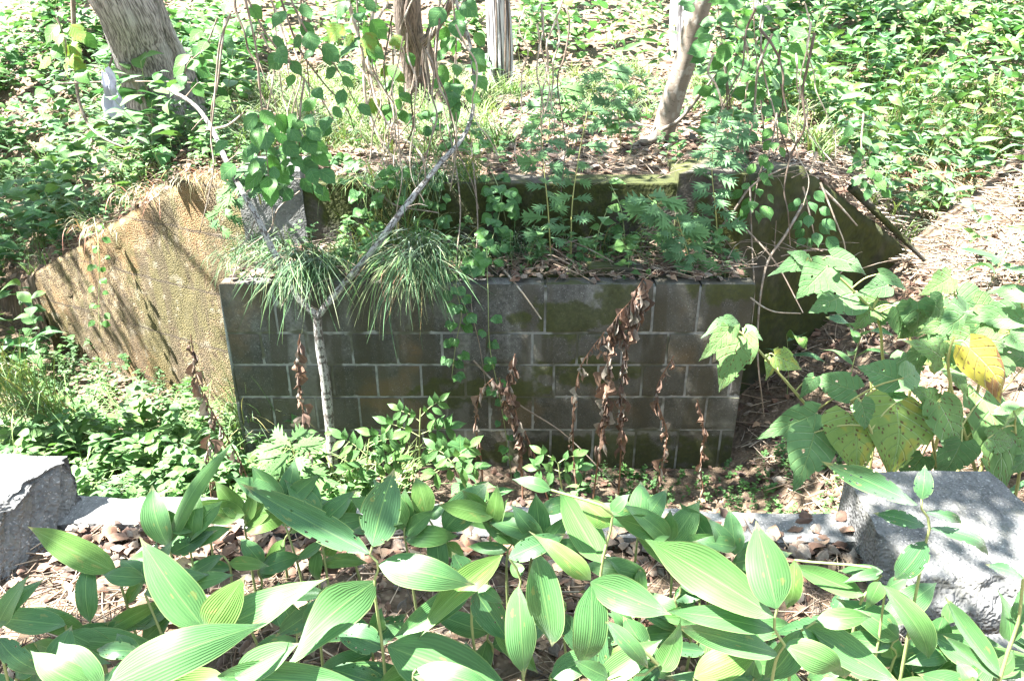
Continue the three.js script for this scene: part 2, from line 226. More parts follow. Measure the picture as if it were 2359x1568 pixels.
const dm = (m, c) => new THREE.MeshPhysicalMaterial({ map: m, roughness: 0.95, color: c, transmission: 0.15, thickness: 0, side: THREE.DoubleSide, clearcoat: 0.1, clearcoatRoughness: 0.6 });
const dTexA = deadMap(141, [0.075, 0.042, 0.028], [0.19, 0.115, 0.075]), dTexB = deadMap(142, [0.17, 0.115, 0.075], [0.29, 0.215, 0.145]);
const mDead = [dm(dTexA, new THREE.Color(1.3, 1.25, 1.2)), dm(dTexB, new THREE.Color(1.4, 1.4, 1.4)), dm(dTexA, new THREE.Color(0.7, 0.66, 0.64)), dm(deadMap(143, [0.13, 0.1, 0.075], [0.27, 0.23, 0.185]), new THREE.Color(1.2, 1.2, 1.2))];
const mGrass = [0, 1, 2].map((k) => new THREE.MeshPhysicalMaterial({ color: new THREE.Color(...[[0.05, 0.13, 0.038], [0.09, 0.175, 0.036], [0.2, 0.18, 0.09]][k]), roughness: 0.95, transmission: 0.35, thickness: 0, clearcoat: 0.3, clearcoatRoughness: 0.45, side: THREE.DoubleSide, vertexColors: true }));

// ------------------------------------------------------------------ leaf shapes (unit length, unit width; base at the origin, tip at y = 1)
function blade(prof, o = {}) {
  const { nu = 4, nv = 9, arc = 0, fold = 0, wave = 0, twist = 0, curl = 0, seed = 1, notch = 0, tipBend = 0 } = o, pos = [], uv = [], idx = [];
  for (let j = 0; j <= nv; j++) { const t = j / nv, w = prof(t), a = twist * (t - 0.4);
    for (let i = 0; i <= nu; i++) { const s = i / nu * 2 - 1, e = Math.abs(s);
      let x = s * 0.5 * w, z = arc * Math.sin(Math.PI * t) + fold * e * w * 0.5 + wave * e * Math.sin(t * 13 + seed * 2.1 + (s > 0 ? 1.4 : 0)) * 0.5 - curl * e * e * w - tipBend * t * t * t;
      const ya = t - notch * (1 - e) * 0 - notch * e * (1 - t) * (1 - t);
      pos.push(x * Math.cos(a), ya, z + x * Math.sin(a)); uv.push(0.5 + s * 0.5, t); } }
  for (let j = 0; j < nv; j++) for (let i = 0; i < nu; i++) { const a = j * (nu + 1) + i, b = a + nu + 1; idx.push(a, a + 1, b, a + 1, b + 1, b); }
  const g = new THREE.BufferGeometry(); g.setAttribute('position', new THREE.Float32BufferAttribute(pos, 3)); g.setAttribute('uv', new THREE.Float32BufferAttribute(uv, 2)); g.setIndex(idx); g.computeVertexNormals(); return g;
}
const tab = (arr) => (t) => { const k = t * (arr.length - 1), i = Math.min(arr.length - 2, Math.floor(k)), f = k - i; return lerp(arr[i], arr[i + 1], f * f * (3 - 2 * f) * 0.5 + f * 0.5); };
const pSasa = tab([0.05, 0.46, 0.76, 0.92, 0.99, 1, 0.98, 0.94, 0.86, 0.74, 0.57, 0.35, 0.14, 0.01]);
const pKnot = tab([0.42, 0.86, 1, 0.99, 0.92, 0.8, 0.64, 0.47, 0.3, 0.13, 0.01]);
const pRound = tab([0.12, 0.6, 0.84, 0.96, 1, 0.97, 0.86, 0.66, 0.36, 0.1, 0.01]);
const pHerb = tab([0.1, 0.66, 0.95, 1, 0.9, 0.74, 0.57, 0.4, 0.24, 0.1, 0.01]);
const pObl = tab([0.08, 0.45, 0.75, 0.93, 1, 0.98, 0.86, 0.64, 0.38, 0.14, 0.01]);
const G = {
  sasa: [0, 1, 2, 3, 4, 5].map((k) => blade(pSasa, { nv: 14, arc: [0.06, 0.12, 0.02, 0.17, -0.04, 0.1][k], fold: [0.03, 0.09, 0.05, -0.05, 0.14, 0.02][k], twist: [0.3, -0.5, 0.9, -0.2, 0.2, -1.0][k], wave: 0.014, seed: k, tipBend: [0, 0.06, 0.02, 0.1, 0, 0.08][k] })),
  knot: [0, 1, 2, 3].map((k) => blade(pKnot, { nu: 6, nv: 12, arc: [0.06, 0.12, 0.03, 0.16][k], fold: [0.08, -0.06, 0.05, -0.12][k], wave: 0.035, twist: [0.2, -0.3, 0.1, 0.4][k], seed: k + 3, notch: 0.14, tipBend: [0.05, 0.12, 0.2, 0.1][k] })),
  round: [0, 1, 2].map((k) => blade(pRound, { nv: 8, arc: [0.05, 0.12, -0.04][k], fold: [0.08, 0.05, -0.07][k], wave: 0.025, twist: [0.2, -0.3, 0.1][k], seed: k, tipBend: 0.06 })),
  herb: [0, 1].map((k) => blade(pHerb, { nu: 4, nv: 6, arc: [0.06, 0.12][k], fold: [0.1, 0.05][k], seed: k, notch: 0.08, tipBend: 0.08 })),
  obl: [0, 1].map((k) => blade(pObl, { nu: 4, nv: 7, arc: [0.05, 0.1][k], fold: [0.09, 0.05][k], wave: 0.02, seed: k, tipBend: 0.06 })),
  dead: [0, 1, 2, 3].map((k) => blade(pObl, { nu: 5, nv: 9, arc: [0.2, 0.1, -0.15, 0.3][k], fold: [0.5, 0.3, -0.4, 0.25][k], wave: 0.16, twist: [1.2, -1.5, 0.8, -0.6][k], curl: [0.2, -0.25, 0.3, 0.35][k], seed: k * 3 })),
};
// feathery mugwort leaf: a midrib with paired pointed lobes, cut from one outline
G.mug = [0, 1].map((k) => { const gs = []; const lobe = (y0, ang, len, w) => { const g = blade(pHerb, { nu: 2, nv: 3, arc: 0.04 }); g.scale(w, len, len); g.rotateZ(ang); g.translate(0, y0, 0); gs.push(g); }; const m = blade(tab([0.35, 0.4, 0.5, 0.6, 0.55, 0.35, 0.02]), { nu: 2, nv: 5, arc: 0.05 }); m.scale(0.2, 1, 1); gs.push(m); for (const [y, l] of [[0.22, 0.3], [0.42, 0.46], [0.62, 0.4]]) for (const s of [-1, 1]) { lobe(y + 0.03 * s, -s * (0.75 + 0.1 * k), l, 0.13); lobe(y + 0.1 + 0.03 * s, -s * (0.55 + 0.12 * k), l * 0.72, 0.1); } const g = mergeGeometries(gs); const p = g.attributes.position; for (let i = 0; i < p.count; i++) { const x = p.getX(i), y = p.getY(i); p.setZ(i, p.getZ(i) - 0.25 * x * x - (0.12 + 0.1 * k) * y * y * y); } g.computeVertexNormals(); return g; });
const _m = new THREE.Matrix4();
function poseLeaf(o, B, T, W, N, roll = 0) {
  const y = T.clone().sub(B), L = y.length() || 1e-3; y.divideScalar(L);
  let z = N.clone().addScaledVector(y, -N.dot(y)); if (z.lengthSq() < 1e-5) z = V(0, 0, 1).addScaledVector(y, -y.z); z.normalize(); if (roll) z.applyAxisAngle(y, roll);
  const x = y.clone().cross(z); _m.makeBasis(x, y, z); o.position.copy(B); o.quaternion.setFromRotationMatrix(_m); o.scale.set(W, L, L); return o;
}
function leaf(parent, type, mat, B, T, W, N, roll, name = 'leaf', label) { const m = part(name, Array.isArray(G[type]) ? pick(G[type]) : G[type], mat, parent); poseLeaf(m, B, T, W, N, roll); if (label) m.userData.label = label; return m; }

// ------------------------------------------------------------------ ground
{
  const span = (a, b, s) => { const o = []; for (let x = a; x < b - 1e-6; x += s) o.push(x); return o; };
  const xs = [-400, -150, -60, -30, -18, -12, -9, -7.5, ...span(-6.4, 6.4, 0.1), 6.4, 7.5, 9, 12, 18, 30, 60, 150, 400];
  const ds = [-400, -120, -40, -15, -6, -2.5, ...span(-1, 8.6, 0.06), ...span(8.6, 16, 0.3), 16, 18, 21, 26, 34, 50, 90, 180, 400];
  const pos = [], uv = [], idx = [];
  for (const d of ds) for (const x of xs) { pos.push(x, H(x, d), -d); uv.push(x / 2, d / 2); }
  const n = xs.length;
  for (let j = 0; j < ds.length - 1; j++) for (let i = 0; i < n - 1; i++) { const a = j * n + i; idx.push(a, a + 1, a + n, a + 1, a + n + 1, a + n); }
  const g = new THREE.BufferGeometry(); g.setAttribute('position', new THREE.Float32BufferAttribute(pos, 3)); g.setAttribute('uv', new THREE.Float32BufferAttribute(uv, 2)); g.setIndex(idx); g.computeVertexNormals();
  structure('ground', g, mSoil);
}

// ------------------------------------------------------------------ far abutment: blockwork face, bridge seat, pillars, backwall
function box(w, h, d, x, y, z, r = 0.006, uvOff) { const g = new RoundedBoxGeometry(w, h, d, 2, r); g.translate(x, y, z); const p = g.attributes.position, nn = g.attributes.normal, uv = g.attributes.uv; for (let i = 0; i < p.count; i++) { const ax = Math.abs(nn.getX(i)), ay = Math.abs(nn.getY(i)), az = Math.abs(nn.getZ(i)); let u, v; if (az >= ax && az >= ay) { u = p.getX(i); v = p.getY(i); } else if (ay >= ax) { u = p.getX(i); v = p.getZ(i); } else { u = p.getZ(i); v = p.getY(i); } uvOff ? uvOff(uv, i, u, v) : uv.setXY(i, u, v); } return g; }
const wallUV = (uv, i, u, v) => uv.setXY(i, (u + 2) / 4, (v - AB.floor) / 2);
const halfUV = (uv, i, u, v) => uv.setXY(i, u / 1.0 + 0.13, v / 1.0 + 0.31);
// roughen a geometry along its normals
function rough(g, amp, f = 9, seed = 5) { const p = g.attributes.position; const q = new Map(); for (let i = 0; i < p.count; i++) { const x = p.getX(i), y = p.getY(i), z = p.getZ(i), a = amp * (fbm(x * f + z * f * 0.7 + 20, y * f - z * f * 0.5 + 40, 4, seed) - 0.5) * 2, b = amp * (fbm(y * f + 70, x * f + z * f, 4, seed + 3) - 0.5) * 2, c = amp * (fbm(z * f + 10, x * f - y * f, 4, seed + 6) - 0.5) * 2; p.setXYZ(i, x + a, y + b, z + c); } g.computeVertexNormals(); return g; }
const abut = thing('bridge_abutment', 'dark concrete block abutment wall with mossy ledge facing across the ditch', 'abutment', V(0, AB.floor, -AB.face));
{
  const o = V(0, AB.floor, -AB.face), put = (n, g, m, par = abut) => { g.translate(-o.x, -o.y, -o.z); return part(n, g, m, par); };
  const w = AB.x1 - AB.x0, cx = (AB.x0 + AB.x1) / 2;
  put('mortar_core', box(w - 0.014, AB.seat - AB.floor + 0.3, AB.back - AB.face - 0.02, cx, (AB.seat + AB.floor) / 2 - 0.17, -(AB.face + 0.005 + (AB.back - AB.face - 0.02) / 2), 0.004, halfUV), mMortar);
  const rows = [[-0.546, -0.23], [-0.765, -0.546], [-0.995, -0.765], [-1.242, -0.995], [-1.75, -1.242]];
  const joints = (off, s) => { const a = []; for (let k = -8; k < 12; k++) { const x = off + k * s; if (x > AB.x0 + 0.08 && x < AB.x1 - 0.08) a.push(x); } return a; };
  const cuts = [[-1.43, -0.62, 0.2, 0.85, 1.123], joints(-0.9875, 0.278), joints(-0.8495, 0.278), joints(-0.978, 0.278), joints(-0.86, 0.278)];
  const mat = [1, 0.9, 1.1, 0.82].map((k) => { const m = mBlock.clone(); m.color = new THREE.Color(k * 1.25, k * 1.27, k * 1.28); return m; });
  const worn = (w, h, d, x, y, z, sd) => { const g = new THREE.BoxGeometry(w, h, d, 14, 10, 1), p = g.attributes.position; for (let i = 0; i < p.count; i++) { const X = p.getX(i), Y = p.getY(i), e = Math.min(w / 2 - Math.abs(X), h / 2 - Math.abs(Y)), n = fbm((X + x) * 26 + sd, (Y + y) * 26, 4, 61); if (p.getZ(i) > 0) p.setZ(i, p.getZ(i) - (e < 0.002 ? 0.0025 + 0.006 * smooth(0.55, 0.8, n) : 0) + 0.0025 * (n - 0.5)); if (e < 0.002) p.setXY(i, X * (1 - 0.01 * smooth(0.5, 0.75, n)), Y * (1 - 0.014 * smooth(0.5, 0.75, n))); } g.computeVertexNormals(); g.translate(x, y, z); const nn = g.attributes.normal, uv = g.attributes.uv; for (let i = 0; i < p.count; i++) wallUV(uv, i, p.getX(i) + (Math.abs(nn.getX(i)) > 0.8 ? p.getZ(i) : 0), p.getY(i) + (Math.abs(nn.getY(i)) > 0.8 ? p.getZ(i) : 0)); return g; };
  rows.forEach(([y0, y1], r) => { const xs = [AB.x0, ...cuts[r], AB.x1]; for (let i = 0; i < xs.length - 1; i++) { const j = 0.015, h = y1 - y0 - (r ? j : 0.004), bw = xs[i + 1] - xs[i] - j, dep = 0.11 + 0.006 * R(); put(r ? 'block' : 'coping_block', worn(bw, h, dep, (xs[i] + xs[i + 1]) / 2, (y0 + y1) / 2 - (r ? j / 2 : 0), -(AB.face + 0.055 + 0.005 * (R() - 0.5)), i * 7 + r * 31), r ? pick(mat) : mat[0]); } });
  // raised mortar rolls left in some joints, lime pale
  put('seat_slab', rough(box(w - 0.02, 0.05, AB.back - AB.face - 0.1, cx, AB.seat - 0.02, -(AB.face + 0.12 + (AB.back - AB.face - 0.1) / 2), 0.006, halfUV), 0.004), mMoss);
  put('backwall', rough(box(1.057 + 1.342 + 0.03, 0.75, 0.24, (1.057 - 1.342) / 2, AB.top - 0.36, -(AB.back + 0.14), 0.012, halfUV), 0.006), mMoss);
  const pil = (x0, x1, top) => { const g = new THREE.BoxGeometry(x1 - x0, top - AB.seat + 0.05, 0.42, 8, 12, 8); g.translate((x0 + x1) / 2, (top + AB.seat - 0.05) / 2, -(AB.back + 0.21)); const uv = g.attributes.uv, p = g.attributes.position; for (let i = 0; i < p.count; i++) uv.setXY(i, p.getX(i) + p.getZ(i) * 0.7, p.getY(i) + p.getZ(i) * 0.7); return rough(g, 0.012, 7, 9); };
  const pl = put('pillar', pil(-1.754, -1.342, 0.3), mConc); pl.userData.label = 'grey concrete end pillar with hanging leaves';
  const mp = mMoss.clone(); mp.color = new THREE.Color(1.3, 1.2, 1.25);
  const pr = put('pillar', pil(1.057, 1.498, 0.28), mp); pr.userData.label = 'stained mossy concrete end pillar';
  // mossy remnant on the seat
  put('moss_cushion', rough(box(0.34, 0.07, 0.1, 0.62, AB.seat + 0.035, -(AB.face + 0.16), 0.02, halfUV), 0.015, 20), mMoss);
}
// wing walls: slanting tops, splayed back from the abutment
function wing(name, label, xa, xb, topFn, mat, sgn) {
  const n = 46, m = 26, th = 0.28, pos = [], uv = [], idx = [], a = V(xa, 0, -AB.back), dir = V(sgn * Math.cos(Math.atan(TW)), 0, -Math.sin(Math.atan(TW))), nor = V(sgn > 0 ? Math.sin(Math.atan(TW)) : -Math.sin(Math.atan(TW)), 0, Math.cos(Math.atan(TW)));
  const L = Math.abs(xb - xa) / Math.cos(Math.atan(TW)), bot = -1.9;
  const base = V(xa, AB.floor, -AB.back);
  const ring = (i) => { const s = i / n * L, x = xa + dir.x * s, z = -AB.back + dir.z * s, top = topFn(x) + 0.012 * (vnoise(s * 30, 3, 5) - 0.5) + 0.03 * (fbm(s * 5, 8, 3, 5) - 0.5); const o = [];
    for (let j = 0; j <= m; j++) { const y = lerp(bot, top, j / m), pit = 0.014 * (fbm(s * 7, y * 7, 4, 33) - 0.5) + 0.006 * (fbm(s * 40, y * 40, 3, 34) - 0.5) - 0.014 * smooth(0.64, 0.7, fbm(s * 9 + 4, y * 9, 4, 36)); o.push([x + nor.x * pit, y, z + nor.z * pit, s, y]); }
    o.push([x - nor.x * th, top - 0.02, z - nor.z * th, s, top + th], [x - nor.x * th, bot, z - nor.z * th, s, top + th + 2]); return o; };
  for (let i = 0; i <= n; i++) for (const q of ring(i)) { pos.push(q[0] - base.x, q[1] - base.y, q[2] - base.z); uv.push(q[3] / 2.4, q[4] / 2.4); }
  const k = m + 3; for (let i = 0; i < n; i++) for (let j = 0; j < k - 1; j++) { const p = i * k + j; sgn > 0 ? idx.push(p, p + k, p + 1, p + k, p + k + 1, p + 1) : idx.push(p, p + 1, p + k, p + k, p + 1, p + k + 1); }
  for (const i of [0, n]) for (let j = 1; j < k - 1; j++) idx.push(i * k, i * k + j, i * k + j + 1);
  const g = new THREE.BufferGeometry(); g.setAttribute('position', new THREE.Float32BufferAttribute(pos, 3)); g.setAttribute('uv', new THREE.Float32BufferAttribute(uv, 2)); g.setIndex(idx); g.computeVertexNormals();
  const o = single(name, g, mat, label, 'wall'); o.position.copy(base); return o;
}
const wingL = wing('wing_wall', 'ochre pebbly concrete wing wall in streaky sunlight, top sloping down', AB.x0 + 0.002, -4.0, wingTopL, mPeb, -1);
const wingR = wing('wing_wall', 'dark green mossy wing wall in shade behind the big leaves', 1.48, 3.5, wingTopR, mMoss, 1);
// lime fillet where the blockwork meets the pebbly wing
single('mortar_fillet', tube([V(AB.x0 - 0.004, -1.6, -AB.face - 0.02), V(AB.x0 - 0.008, -1.1, -AB.face - 0.02), V(AB.x0 - 0.004, -0.5, -AB.face - 0.025), V(AB.x0, -0.25, -AB.face - 0.03)], 0.016, 0.009, 6, 20, 0.3), mMortar, 'pale mortar strip along the sunny edge of the block wall', 'mortar');

// ------------------------------------------------------------------ near abutment: low kerb wall and two end blocks
{
  const a = V(-1.36, 0, -1.975), b = V(1.0, 0, -1.885), L = a.distanceTo(b), ang = Math.atan2(-(b.z - a.z), b.x - a.x);
  let g = new THREE.BoxGeometry(L, 1.7, 0.13, 80, 24, 5);
  rough(g, 0.014, 11, 13); g = planed(g); g.translate(L / 2, -0.85, 0.065);
  const k = single('kerb_wall', g, mConc, 'low weathered concrete kerb running between the two end blocks', 'kerb'); k.position.copy(a); k.rotation.y = ang;
}
const mConcRough = mConc.clone(); mConcRough.bumpScale = 0.012; mConcRough.color = new THREE.Color(1, 1, 0.98);
function planed(g0) { const g = g0.toNonIndexed(), p = g.attributes.position, uv = g.attributes.uv, a = V(), b = V(), c = V(); for (let i = 0; i < p.count; i += 3) { a.fromBufferAttribute(p, i); b.fromBufferAttribute(p, i + 1).sub(a); c.fromBufferAttribute(p, i + 2).sub(a); const n = b.clone().cross(c), X = Math.abs(n.x), Y = Math.abs(n.y), Z = Math.abs(n.z); for (let k = 0; k < 3; k++) { const x = p.getX(i + k), y = p.getY(i + k), z = p.getZ(i + k); Z >= X && Z >= Y ? uv.setXY(i + k, x, y) : Y >= X ? uv.setXY(i + k, x, z) : uv.setXY(i + k, z, y); } } return g; }
function lump(name, label, corners, y0, y1, cutter, seed, amp = 0.012) {   // a cast block whose broken corner is planed off
  let g = new THREE.BoxGeometry(1, 1, 1, 44, 36, 44); const p = g.attributes.position, [A, B, C, D] = corners;   // A near-left, B near-right, C far-right, D far-left as [x, d]
  for (let i = 0; i < p.count; i++) { const u = p.getX(i) + 0.5, v = p.getY(i) + 0.5, w = 0.5 - p.getZ(i); const x = lerp(lerp(A[0], B[0], u), lerp(D[0], C[0], u), w), d = lerp(lerp(A[1], B[1], u), lerp(D[1], C[1], u), w); let q = V(x, lerp(y0, y1, v), -d); for (const c of cutter) { const n = V(...c[0]).normalize(), dist = q.clone().sub(V(...c[1])).dot(n) + (c[2] ?? 0.03) * (fbm(q.x * 14 + 9, q.z * 14 + q.y * 11, 4, seed) - 0.5) * 2; if (dist > 0) q.addScaledVector(n, -dist); } p.setXYZ(i, q.x, q.y, q.z); }
  rough(g, amp, 6, seed); g = planed(g);
  const c = V((A[0] + C[0]) / 2, y0, -(A[1] + C[1]) / 2); g.translate(-c.x, -c.y, -c.z); const m = single(name, g, mConcRough, label, 'block'); m.position.copy(c); return m;
}
lump('concrete_block', 'sunlit concrete end block with a broken dark corner beside the kerb', [[-1.95, 1.5], [-1.2, 1.5], [-1.3, 1.96], [-1.95, 1.98]], -0.35, 0.16, [[[1, 0.22, 0.12], [-1.37, 0.12, -1.8], 0.05], [[0.75, 0.3, 0.9], [-1.43, 0.1, -1.62], 0.05], [[0.5, 1, 0.6], [-1.42, 0.14, -1.7], 0.03]], 3);
lump('concrete_block', 'flat topped concrete end block with broken front edge below the knotweed', [[0.955, 1.44], [1.5, 1.44], [1.43, 1.93], [1.0, 1.93]], -0.35, 0.12, [[[-0.1, 0.7, 1], [1.2, 0.11, -1.47], 0.03], [[-1, 0.35, 0.1], [0.975, 0.1, -1.7], 0.02]], 8, 0.008);
lump('concrete_fragment', 'broken concrete lump lying below the front of the end block', [[1.06, 1.22], [1.42, 1.2], [1.46, 1.42], [1.1, 1.4]], -0.2, 0.02, [[[0.2, 1, 0.7], [1.25, 0, -1.28], 0.03]], 12, 0.02);

// ------------------------------------------------------------------ trees: trunks in view, crowns above the picture
const crownLeaf = blade(pRound, { nu: 2, nv: 3, arc: 0.08, fold: 0.1 });
const sunAbove = (x, y, d, h) => V(x, y, -d).addScaledVector(SUN, (h - y) / SUN.y);
function tree(name, label, trunkPts, r0, r1, mat, clumps, opt = {}) {
  const base = trunkPts[0], t = thing(name, label, 'tree', base, opt.group);
  part('trunk', tube(shift(trunkPts, base), r0, r1, 14, 40, 0.12), mat, t);
  const top = trunkPts[trunkPts.length - 1], r = rng(opt.seed ?? 5), curve = new THREE.CatmullRomCurve3(trunkPts);
  for (const L of opt.limbs ?? []) part('limb', tube(shift(L[0], base), L[1], L[2], 7, 16, 0.08), mat, t);
  const mats = [];
  for (const [c, rad, n, ls] of clumps) {
    const from = curve.getPointAt(0.8 + 0.18 * r()), mid = from.clone().lerp(c, 0.5).add(V(0, 0.35, 0));
    part('limb', tube(shift([from, mid, c], base), Math.max(0.02, r1 * 0.5), 0.006, 5, 10), mTwig, t);
    for (let i = 0; i < n; i++) { const p = V(r() - 0.5, (r() - 0.5) * 0.6, r() - 0.5).normalize().multiplyScalar(rad * Math.cbrt(r())).add(c), L = (ls ?? 0.085) * (0.7 + 0.6 * r()); const q = new THREE.Quaternion().setFromEuler(new THREE.Euler((r() - 0.5) * 1.8 - 1.2, r() * 6.3, (r() - 0.5) * 1.2)); mats.push(new THREE.Matrix4().compose(p.sub(base), q, V(L * 0.7, L, L))); }
  }
  if (mats.length) { const im = new THREE.InstancedMesh(crownLeaf, mRound[1], mats.length); mats.forEach((m, i) => im.setMatrixAt(i, m)); im.name = 'crown'; im.userData.kind = 'stuff'; shadows(im); t.add(im); }
  return t;
}
const shade = (x, y, d, h, rad, n, ls) => [sunAbove(x, y, d, h), rad, n, ls];
const root = (px, py, y) => PY(px, py, y);
{ // big grey leaning tree
  const b = P(395, 330, 6.4), tp = P(275, -10, 6.0); b.y = 0.1;
  tree('bark_tree', 'thick grey tree trunk with furrowed bark leaning behind the sunny wing wall', [b, P(350, 200, 6.35), P(318, 90, 6.2), tp, tp.clone().add(V(-0.55, 1.5, 0.1)), tp.clone().add(V(-0.9, 3.2, 0))], 0.23, 0.14, mBark, [
    shade(-2.6, 0.1, 5.6, 4.6, 0.5, 90), shade(-4.6, -0.6, 6.2, 4.4, 0.9, 700, 0.1), shade(-5.6, -0.4, 7, 5, 0.9, 800, 0.1), shade(-5, -0.9, 5.6, 4.6, 0.7, 500, 0.1), shade(-3.75, -0.9, 5.95, 4.0, 0.42, 300, 0.09), shade(-3.24, -1.14, 5.69, 4.0, 0.4, 380, 0.09), shade(-2.97, -1.36, 5.55, 4.1, 0.3, 240, 0.09), shade(-3.3, -0.6, 5.73, 4.3, 0.26, 170, 0.09), shade(-3.69, -1.06, 5.93, 4.2, 0.42, 380, 0.09), shade(-2.6, -1.4, 5.35, 4.1, 0.16, 50, 0.09), shade(-4.1, -0.7, 6.2, 4.4, 0.4, 260, 0.09), shade(-3.6, -0.6, 5.6, 4.2, 0.42, 80), shade(-4.4, -1, 5.4, 4.6, 0.6, 240), shade(-3.2, 0, 7.8, 5, 0.6, 160), shade(-5.2, 0, 8.6, 5, 0.8, 260), shade(-3.3, -0.9, 5.2, 3.4, 0.3, 50)], { seed: 11, limbs: [
      [[P(450, 260, 6.5), P(415, 150, 6.4), P(375, 60, 6.2), P(350, -20, 6.1)], 0.1, 0.05], [[P(360, 330, 6.2), P(345, 240, 6.22), P(338, 190, 6.25)], 0.06, 0.03]] });
}
const mBrownBark = mBark.clone(); mBrownBark.color = new THREE.Color(0.85, 0.7, 0.58);
{ // dark middle tree wrapped in climbers
  const b = PY(965, 245, 0.22);
  tree('climber_wrapped_tree', 'dark middle tree trunk wrapped with climbing stems behind the ledge', [b, P(955, 140, 7.7), P(940, 60, 7.5), P(935, -20, 7.4), V(b.x - 0.25, 3, b.z + 0.4), V(b.x - 0.5, 5, b.z + 0.6)], 0.13, 0.09, mBrownBark, [
    shade(-0.5, 0.2, 5.2, 4.4, 0.5, 260), shade(0.15, 0.2, 5.1, 4.6, 0.5, 280), shade(0.75, 0.1, 5.0, 4.4, 0.45, 230), shade(-1.0, 0.1, 4.7, 4.2, 0.4, 110), shade(0.5, -0.2, 4.6, 4.3, 0.45, 150), shade(-0.3, -0.2, 4.6, 4.8, 0.5, 160), shade(-0.6, 0.3, 8.8, 5, 0.7, 170), shade(1.2, 0.3, 7.2, 5, 0.4, 70)], { seed: 12, limbs: [
      [[P(1015, 250, 7.5), P(1000, 150, 7.45), P(985, 80, 7.4), P(1030, 10, 7.35), P(1045, -20, 7.3)], 0.035, 0.02], [[P(975, 100, 7.4), P(1020, 40, 7.3), P(1050, -20, 7.2)], 0.04, 0.03], [[P(945, 240, 7.6), P(960, 150, 7.5), P(935, 30, 7.3), P(945, -20, 7.3)], 0.03, 0.02]] });
}
{ // smooth pale leaning tree on the ledge
  const b = PY(1522, 334, 0.2);
  const q = (x, y, dd) => P(x, y, -b.z + dd);
  tree('smooth_bark_tree', 'slender pale smooth tree leaning upwards with a root flare on the far bank', [b, q(1535, 280, 0), q(1556, 205, -0.02), q(1582, 130, -0.05), q(1600, 60, -0.1), q(1625, -20, -0.12), V(b.x + 0.8, 2.8, b.z + 0.3), V(b.x + 0.6, 4.6, b.z + 0.3)], 0.085, 0.05, mSmoothBark, [
    shade(1.3, 0.1, 5.1, 4.2, 0.55, 190), shade(1.7, 0, 5.3, 4.5, 0.5, 150), shade(1.0, -0.2, 4.75, 4.0, 0.35, 70), shade(2.2, 0.1, 6.6, 4.6, 0.5, 110), shade(2.3, -0.5, 4.6, 4.2, 0.6, 220), shade(3.4, 0.2, 8, 5, 0.6, 110), shade(4.6, 0.3, 9, 5, 0.8, 200)], { seed: 13, limbs: [
      [[q(1518, 318, 0), q(1480, 328, -0.08), q(1445, 345, -0.16)], 0.05, 0.015], [[q(1530, 325, 0), q(1545, 335, -0.08), q(1552, 345, -0.1)], 0.045, 0.015], [[q(1522, 300, -0.1), q(1560, 280, -0.15), q(1600, 235, -0.2), q(1650, 170, -0.3)], 0.018, 0.008]] });
}
{ // weathered post further back, two more pale trunks behind
  const b = PY(1152, 215, 0.24), top = P(1140, -40, -b.z);
  const p = thing('weathered_post', 'weathered grey wooden post with dark cracks standing on the leaf litter', 'post', b);
  const g = tube([V(0, -0.15, 0), V(0, 0.5, 0), V(-0.03, 1.1, 0), V(-0.06, 1.9, 0)], 0.135, 0.12, 9, 14, 0.06); const uv = g.attributes.uv; for (let i = 0; i < uv.count; i++) uv.setXY(i, uv.getX(i) * 1.6, uv.getY(i) * 0.5); part('shaft', g, mPost, p);
  for (const [dx, h] of [[0.05, 1.5], [-0.04, 1.2], [0.09, 0.9]]) part('split', tube([V(dx, 0.1, 0.118), V(dx + 0.01, h * 0.6, 0.122), V(dx - 0.01, h, 0.116)], 0.012, 0.004, 4, 8), mTwigDark, p);
  const b2 = PY(1585, 110, 0.6); tree('pale_tree', 'bluish pale trunk standing behind the smooth leaning tree', [b2, b2.clone().add(V(-0.12, 1, 0)), b2.clone().add(V(-0.2, 3, 0)), b2.clone().add(V(-0.2, 5.5, 0))], 0.19, 0.12, mPost, [shade(0.3, 0.3, 10, 5.5, 0.8, 160), shade(1.8, 0.5, 11, 5.5, 0.8, 160)], { seed: 15 });
  const b3 = PY(1755, 30, 0.9); tree('pale_tree', 'far pale trunk cut by the top edge above the right climber', [b3, b3.clone().add(V(0.05, 1.4, 0)), b3.clone().add(V(0.1, 4, 0))], 0.2, 0.14, mPost, [shade(4.5, 0.6, 12, 6, 1, 220), shade(6.5, 0.6, 10, 6, 0.9, 300)], { seed: 16 });
}
